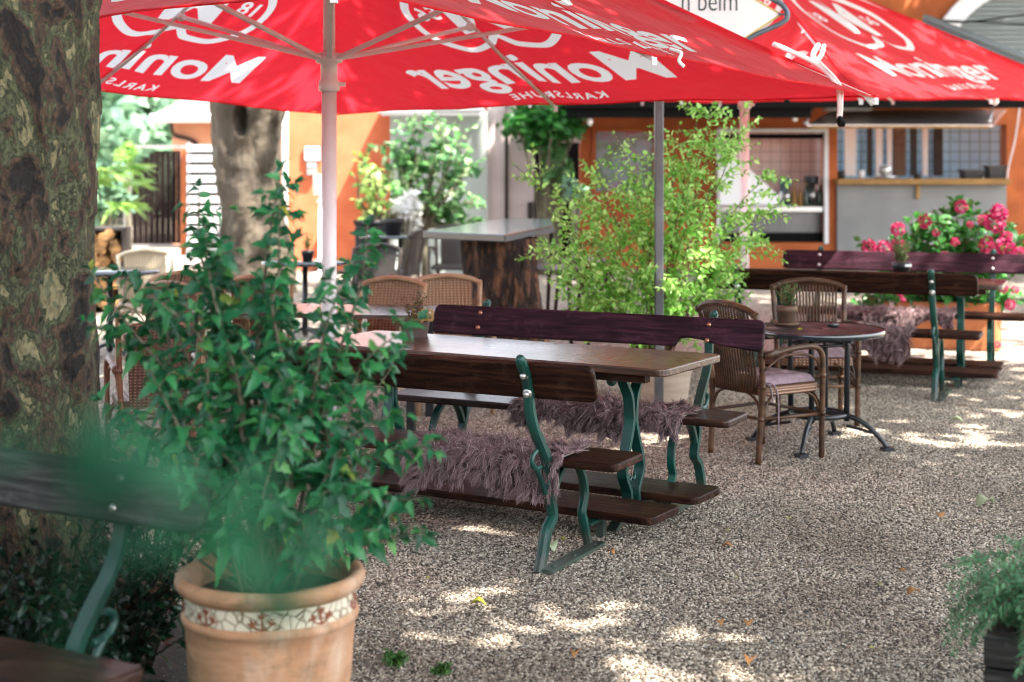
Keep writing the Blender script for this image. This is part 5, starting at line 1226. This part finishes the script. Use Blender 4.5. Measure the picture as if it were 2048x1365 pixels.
# ------------------------------------------------------------------ rosemary planter lower right
t = thing('wooden_planter', 'grey board planter cut by the lower right corner', 'planter', (1.66, 4.34, 0), R_(-24))
b = MB()
for k in range(4): b.box(-.30, -.22, .01 + k * .092, .30, .22, .096 + k * .092)
b.build('boards', 'wood_grey', t, .004, 1); b = MB(); b.box(-.27, -.19, .30, .27, .19, .374); b.build('soil', 'soil', t)
t = thing('rosemary_bush', 'feathery green rosemary spilling over the grey planter', 'plant', (1.60, 4.34, .37)); P, D, S = [], [], []; b = MB()
for i in range(260):
    q = rnd.random() * 2 * PI; r0 = rnd.random() ** .5; st = Vector((.22 * r0 * math.cos(q), .15 * r0 * math.sin(q), .0)); dd = Vector((math.cos(q) * 1.0 - .3, math.sin(q) * .8 - .1, 0)); L = rnd.uniform(.12, .3)
    dr = rnd.random(); e = st + dd * L * .5 * (.5 + r0 * .6) + Vector((0, 0, L * (.95 - 1.45 * dr * r0))); pth = catmull([st, st.lerp(e, .5) + Vector((0, 0, .09)), e], 5); b.tube(pth, .0014, 4); leaves_along(pth, .1, .0042, .028, P, D, S, .9, 0, .3)
b.build('stems', 'stem', t); leafmesh('foliage', T_LONG, P, D, S, 'leaf_rosemary', t, (0, 0, 1), .6)

# ------------------------------------------------------------------ hydrangea
t = thing('terracotta_trough', 'orange terracotta trough under the pink hydrangea', 'planter', (at(1885, 0, 13.9).x, 13.9, 0), R_(-20))
b = MB(); b.prism(rrect(-.5, -.2, .5, .2, .06), 0, .42); b.build('trough', 'terracotta2', t, .015); b = MB(); b.prism(rrect(-.46, -.17, .46, .17, .05), .421, .43); b.build('soil', 'soil', t)
hx = at(1885, 0, 13.9).x; t = thing('hydrangea', 'pink flowering hydrangea behind the dark benches on the right', 'shrub', (hx, 13.9, .42)); off = Vector((hx, 13.9, .42))
P, D, S = [], [], []; b = MB()
tips = [(1740, 495), (1790, 478), (1840, 470), (1860, 440), (1885, 425), (1912, 408), (1950, 430), (1985, 440), (2005, 470), (2030, 500), (1975, 490), (1930, 470), (1900, 500), (1860, 510), (1820, 505), (1760, 530), (2040, 540), (1990, 560), (1960, 600), (2010, 610), (1740, 600), (1780, 590), (1720, 560), (2070, 470), (2090, 520), (1835, 560), (1890, 570), (1930, 530), (1845, 440), (1880, 460), (1960, 455), (2040, 600), (1710, 620), (1780, 640)]
pths = grow((hx, 13.9, .43), [at(u, v, 13.9 + rnd.uniform(-.35, .3)) for u, v in tips], .05, .4)
for pth in pths:
    b.tube([p - off for p in pth], .006, 5); leaves_along(pth, .25, .03, .13, P, D, S, 1, .2)
    for tw in twigs(pth, .3, 6, .1, .24): leaves_along(tw, .2, .05, .11, P, D, S, 1, .2)
b.build('stems', 'stem', t); leafmesh('foliage', T_ROUND, np.array(P) - np.array(off), D, S, 'leaf_hyd', t, (0, -.4, 1), .4)
for (u, v, r) in ((1738, 494, 17), (1768, 494, 15), (1795, 494, 19), (1796, 459, 16), (1850, 443, 16), (1922, 414, 15), (1998, 425, 19), (1990, 445, 24), (1965, 440, 12), (2012, 476, 15), (1975, 490, 20), (2012, 496, 22), (1910, 484, 10), (1890, 513, 11), (1872, 466, 9), (1940, 450, 8), (2040, 508, 15), (2006, 576, 12), (2030, 580, 9), (2020, 610, 12), (1800, 587, 8), (1806, 600, 6), (1995, 690, 8)):
    r_ = r / F * 10.8; pp = at(u, v, 13.45 + rnd.uniform(-.1, .1)); q = nr.normal(0, 1, (130, 3)); q /= np.linalg.norm(q, axis=1, keepdims=True)
    Dp = q + nr.normal(0, .9, q.shape); leafmesh('flower_head', T_ROUND, q * r_ * .86 + np.array(pp - off), Dp, r_ * .42 * nr.uniform(.7, 1.2, 130), 'petal', t, jitter=.6)

# ------------------------------------------------------------------ potted herbs
def pot_plant(label, loc, r, h, ph, pm, lm, n, ls_, saucer=False, sq=False, group='small pot plants on the tables'):
    tq = thing('flower_pot', label.replace('PLANT', 'pot').strip(), 'pot', loc, 0, group); b = MB()
    if sq:
        for z0, z1, s0, s1 in ((0, h, .72, 1),):
            q0 = rrect(-r * s0, -r * s0, r * s0, r * s0, .01, 2); q1 = rrect(-r * s1, -r * s1, r * s1, r * s1, .01, 2); k = len(q0)
            b.add([(x, y, z0) for x, y in q0] + [(x, y, z1) for x, y in q1] + [(x * .88, y * .88, z1) for x, y in q1] + [(x * .85, y * .85, z1 - .02) for x, y in q1],
                  [tuple(range(k))[::-1]] + [(j * k + i, j * k + (i + 1) % k, (j + 1) * k + (i + 1) % k, (j + 1) * k + i) for j in range(3) for i in range(k)] + [tuple(range(3 * k, 4 * k))])
    else: b.lathe([(0, 0.001), (r * .72, 0.001), (r * .93, h * .72), (r, h * .73), (r, h), (r * .88, h), (r * .85, h * .8), (0, h * .8)], 28)
    b.build('pot_body', pm, tq)
    if saucer: b = MB(); b.lathe([(0, .001), (r * 1.05, .001), (r * 1.22, .016), (r * 1.16, .018), (r * 1.0, .008), (0, .008)], 28); b.build('saucer', pm, tq)
    P, D, S = [], [], []; b = MB()
    for _ in range(n):
        q = rnd.random() * 2 * PI; rr = r * 1.2 * rnd.random() ** .5; tip = Vector((rr * math.cos(q), rr * math.sin(q), h + ph * rnd.uniform(.5, 1))); pth = catmull([(rr * .4 * math.cos(q), rr * .4 * math.sin(q), h * .8), tip * .6 + Vector((0, 0, h * .4)), tip], 4)
        b.tube(pth, .0012, 4); leaves_along(pth, .25, ls_ * .45, ls_, P, D, S, .9, .0)
    pl = thing('herb_plant', label.replace('PLANT', 'plant growing in the pot').strip(), 'plant', loc, 0, 'herbs in the small pots'); b.build('stems', 'stem_red', pl); leafmesh('foliage', T_OVAL, P, D, S, lm, pl); return tq
p1 = Vector((-.50, 8.02, .74)); a = pot_plant('reddish thyme PLANT on the far left end of the long table', p1, .075, .105, .155, 'potbrown', 'leaf_thyme', 22, .022, sq=True)
t = thing('wooden_tag', 'small wooden number tag stuck in the brown pot on the long table', 'tag', p1 + Vector((.035, -.03, .06)))
b = MB(); b.box(-.006, -.002, -.01, .006, .002, .055); b.build('stick', 'wood_light', t)
V_, F_ = text_mesh('108', .085, .003, 0, .003); b = MB(); b.add([(v.x, -v.z, .05 + v.y) for v in V_], [f[::-1] for f in F_]); b.box(-.045, .0032, .048, .045, .006, .062); b.build('number', 'wood_light', t)
p2 = Vector((1.645, 9.28, .69)); pot_plant('bushy green PLANT in clay on the round dark red table', p2, .062, .115, .13, 'potclay', 'leaf_small', 34, .024, True)
p3 = at(1803, 0, 11.95); pot_plant('black PLANT with a white label on the hydrangea side table', Vector((p3.x, 11.95, .74)), .072, .15, .19, 'potblack', 'leaf_small', 40, .022)
b = MB(); b.box(p3.x + .01, 11.876, .86, p3.x + .06, 11.8785, .878); simple('plant_label', 'white plastic label on the black pot by the hydrangea', 'label', b, 'white')
p4 = at(615, 0, 14.35); pot_plant('tiny PLANT on the round slate table left of the parasol pole', Vector((p4.x, 14.35, .74)), .06, .1, .16, 'potblack', 'leaf_small', 16, .03)
p5 = at(786, 0, 18.5); pot_plant('dark PLANT on the black table before the green bush', Vector((p5.x, 18.5, .78)), .12, .2, .1, 'potblack', 'leaf_thyme', 16, .05)
b = MB(); b.lathe([(0, 0), (.03, 0), (.035, .02), (.028, .02), (0, .008)], 20); o = b.build('ash_tray', 'iron_black'); o.location = (1.90, 9.17, .6925); tag(o, 'tiny dark ashtray on the round dark red table', 'ashtray')
leafmesh_o = leafmesh('yellow_leaf', T_OVAL, [(1.665, 9.02, .694), (1.68, 9.0, .694), (1.69, 9.03, .694)], [(1, .2, .1), (.3, 1, .1), (-1, .5, .1)], [.03, .028, .03], 'dry2'); tag(leafmesh_o, 'small yellow leaf lying on the round dark red table', 'leaf')

# ------------------------------------------------------------------ background shrubs
def bush(name, label, u, v, Y, ru, rv, n, size, m, cat='shrub', tm=T_ROUND, depth=.6, flat=False):
    c = at(u, v, Y); rx = ru / F * Y; rz_ = rv / F * Y; t = thing(name, label, cat, (c.x, Y, 0)); k = max(8, n // 30)
    q = nr.normal(0, 1, (k, 3)); q /= np.linalg.norm(q, axis=1, keepdims=True); cc = q * (nr.random(k) ** .5)[:, None] * np.array((rx, depth, rz_)) + np.array((0, 0, c.z))
    P = np.repeat(cc, 30, axis=0); P = P + nr.normal(0, rx * .12, P.shape); P[:, 2] = np.maximum(P[:, 2], .05); D = nr.normal(0, 1, P.shape); D[:, 2] += .1
    leafmesh('foliage', tm, P, D, size * nr.uniform(.6, 1.3, len(P)), m, t)
    b = MB()
    for i in range(14): e = cc[i % len(cc)]; b.tube(catmull([(rnd.uniform(-.1, .1), 0, 0), (e[0] * .3, e[1] * .3, e[2] * .55), tuple(e)], 5), [.02] * 5 + [.012] * 5 + [.006], 5)
    b.build('stems', 'stem', t); return t
def tip_bush(label, u0, v0, Y, tips, size, m, n_tw, step):
    p = at(u0, 0, Y); t = thing('garden_bush', label, 'shrub', (p.x, Y, 0)); off = Vector((p.x, Y, 0)); P, D, S = [], [], []; b = MB()
    for pth in grow((p.x, Y, at(0, v0, Y).z), [at(u, v, Y + rnd.uniform(-.5, .4)) for u, v in tips], .1, .45):
        b.tube([q - off for q in pth], list(np.linspace(.022, .005, len(pth))), 5); leaves_along(pth, .4, step, size, P, D, S, 1, .2, .2)
        for tw in twigs(pth, .4, n_tw, .15, .4): b.tube([q - off for q in tw], .004, 4); leaves_along(tw, .2, step * .8, size * .85, P, D, S, 1, .2, .2)
    b.tube([(0, 0, 0), (0, 0, at(0, v0, Y).z + .05)], .05, 8); b.build('stems', 'stem', t); leafmesh('foliage', T_ROUND, np.array(P) - np.array(off), D, S, m, t, (0, -.3, 1), .6)
tip_bush('large loose green bush in front of the grey booth wall', 850, 455, 20.6, [(790, 270), (825, 255), (850, 240), (880, 262), (920, 240), (945, 255), (935, 300), (965, 320), (900, 310), (870, 330), (830, 320), (800, 330), (770, 310), (760, 350), (790, 380), (840, 390), (880, 400), (915, 370), (950, 400), (965, 445), (925, 450), (800, 430), (860, 440), (820, 290), (780, 290), (900, 430)], .15, 'leaf_bg', 4, .075)
tip_bush('sparse pale green bush before the orange wall, left of the large one', 765, 450, 20.2, [(712, 310), (730, 330), (705, 350), (745, 345), (722, 372), (710, 400), (740, 395), (760, 370), (735, 425), (765, 410)], .13, 'leaf_bgpale', 2, .1)
bush('flowering_bush', 'white flowering bush at the foot of the large green bush', 812, 430, 20.0, 34, 40, 420, .10, 'petal_white')
bush('climbing_plant', 'dark green climber hanging over the doorway beside the pink wall', 1085, 245, 22.6, 75, 42, 2000, .11, 'leaf_hyd')
bush('climbing_plant', 'climber tendrils hanging down in front of the dark doorway', 1112, 335, 22.8, 34, 80, 900, .10, 'leaf_bg')
bush('garden_bush', 'pale blue green small bush beside the picture window', 1148, 375, 21.5, 22, 28, 260, .09, 'leaf_far')
bush('garden_bush', 'pale yellow green bush beside the brown gate', 258, 318, 23.5, 22, 24, 240, .11, 'leaf_palm')
bush('garden_bush', 'pale feathery bush left of the brown gate frame', 215, 385, 22.5, 38, 55, 560, .13, 'leaf_far')
t = thing('fan_palm', 'bright green fan palm beside the plane trunk', 'palm', (at(170, 0, 21).x, 21, 0)); b = MB(); b.tube([(0, 0, 0), (0, 0, 1.2)], .09, 8); b.build('stem', 'stem', t); P, D, S = [], [], []
for i in range(14):
    q = 2 * PI * i / 14; e = Vector((.55 * math.cos(q), .5 * math.sin(q), 1.35 + .3 * math.sin(i * 2.3)))
    for k in range(14): a_ = (k - 6.5) * .2; P.append(tuple(e)); D.append((math.cos(q + a_), math.sin(q + a_), .25 - .03 * abs(k - 6.5))); S.append(.42)
leafmesh('fronds', T_LONG, P, D, S, 'leaf_palm', t)

# ------------------------------------------------------------------ leaves lying about
LV = [(1102, 1104, .10, 'dry3', 'pale curled leaf beside the green foot plate of the nearest bench'), (1972, 1016, .12, 'dry3', 'largest pale green curled leaf on the gravel at the right'), (1880, 1038, .055, 'dry1', 'orange brown leaf left of the large pale curled leaf'),
      (1828, 1194, .06, 'dry1', 'golden brown leaf alone on the lower right gravel'), (957, 1217, .065, 'dry2', 'yellow green leaf on the bright sun streak'), (1128, 1084, .03, 'dry2', 'tiny bright yellow leaf under the nearest bench'),
      (1222, 1112, .045, 'dry1', 'tan leaf right of the green foot plate'), (1912, 848, .09, 'dry3', 'green curled leaf on the gravel behind the round table feet'), (1455, 1100, .05, 'dry1', 'orange leaf in the middle of the open gravel'),
      (1806, 1150, .035, 'dry1', 'small dark orange leaf above the golden brown one'), (1496, 1255, .05, 'dry1', 'brown leaf beside the sun patch at the lower edge'), (1440, 1255, .045, 'dry1', 'rust leaf at the upper rim of the lower sun patch'),
      (1330, 1010, .045, 'dry1', 'brown leaf just beyond the footboard end'), (1500, 1332, .06, 'dry1', 'pale tan leaf close to the lower edge of the gravel'), (1150, 1318, .05, 'dry1', 'reddish leaf on the lower middle gravel')]
for i, (u, v, s, m_n, lab) in enumerate(LV):
    p = gd(u, v); V, Fq = leaf_tmpl([0, .2, .45, .7, 1], [.03, .28, .36, .24, .02], .5, .0); V = V.copy(); V[:, 2] += .22 * np.sin(V[:, 1] * 3.1) + .25 * V[:, 0] ** 2
    q = rnd.random() * 6.28; c_, s_ = math.cos(q), math.sin(q); W = np.stack([V[:, 0] * c_ - (V[:, 1] - .5) * s_, V[:, 0] * s_ + (V[:, 1] - .5) * c_, V[:, 2]], 1) * s
    o = np_mesh('fallen_leaf', W, 4, Fq, m_n); o.location = p + Vector((0, 0, .012)); so = o.modifiers.new('s', 'SOLIDIFY'); so.thickness = .0012; tag(o, lab, 'leaf', 'fallen leaves on the gravel')

for i in range(34):
    p = Vector((rnd.uniform(-.6, 2.6), rnd.uniform(5.2, 11), .012)); s = rnd.uniform(.014, .03); V, Fq = leaf_tmpl([0, .25, .6, 1], [.03, .3, .26, .02], .5, .2); q = rnd.random() * 6.28; c_, s_ = math.cos(q), math.sin(q)
    W = np.stack([V[:, 0] * c_ - (V[:, 1] - .5) * s_, V[:, 0] * s_ + (V[:, 1] - .5) * c_, V[:, 2] + .3], 1) * s
    o = np_mesh('leaf_fragment', W, 4, Fq, rnd.choice(['dry1', 'dry1', 'dry2', 'potclay'])); o.location = p; tag(o, 'tiny dry leaf fragment lying on the open gravel', 'leaf', 'tiny leaf fragments on the gravel')

# ------------------------------------------------------------------ light, sky, camera
W = bpy.data.worlds.new('World'); SC.world = W; W.use_nodes = True; nt = W.node_tree
sk = nt.nodes.new('ShaderNodeTexSky'); sk.sky_type = 'NISHITA'; sk.sun_disc = False; sk.sun_elevation = math.asin(SUN.z); sk.sun_rotation = math.atan2(SUN.x, SUN.y); sk.air_density = 1.0; sk.dust_density = 2.0
bg = nt.nodes['Background']; hs = nt.nodes.new('ShaderNodeHueSaturation'); hs.inputs['Saturation'].default_value = .38; nt.links.new(sk.outputs[0], hs.inputs['Color']); nt.links.new(hs.outputs[0], bg.inputs[0]); bg.inputs[1].default_value = .1
sl = bpy.data.lights.new('sun', 'SUN'); sl.energy = 3.2; sl.angle = R_(.53); sl.color = (1, .93, .84)
so = bpy.data.objects.new('sun', sl); COL.objects.link(so); so.rotation_euler = SUN.to_track_quat('Z', 'Y').to_euler(); so.location = (6, -6, 14)
cam = bpy.data.cameras.new('camera'); co = bpy.data.objects.new('camera', cam); COL.objects.link(co); SC.camera = co
co.location = (0, 0, H); co.rotation_euler = (PI / 2, 0, 0)
cam.sensor_width = 36; cam.lens = F / 2048 * 36; cam.shift_y = -(682.5 - VH) / 2048; cam.clip_end = 400; cam.clip_start = .05
cam.dof.use_dof = True; cam.dof.focus_distance = 6.7; cam.dof.aperture_fstop = 2.3
SC.render.engine = 'CYCLES'; SC.cycles.use_denoising = True
try: SC.cycles.denoiser = 'OPENIMAGEDENOISE'
except Exception: pass
SC.cycles.filter_width = 1.05; SC.cycles.max_bounces = 8; SC.cycles.transparent_max_bounces = 8; SC.cycles.diffuse_bounces = 3; SC.cycles.glossy_bounces = 3; SC.cycles.caustics_reflective = False; SC.cycles.caustics_refractive = False
SC.cycles.use_adaptive_sampling = True; SC.cycles.adaptive_threshold = .02
vs = SC.view_settings; vs.view_transform = 'Standard'; vs.look = 'None'; vs.gamma = 1; vs.exposure = 3.12
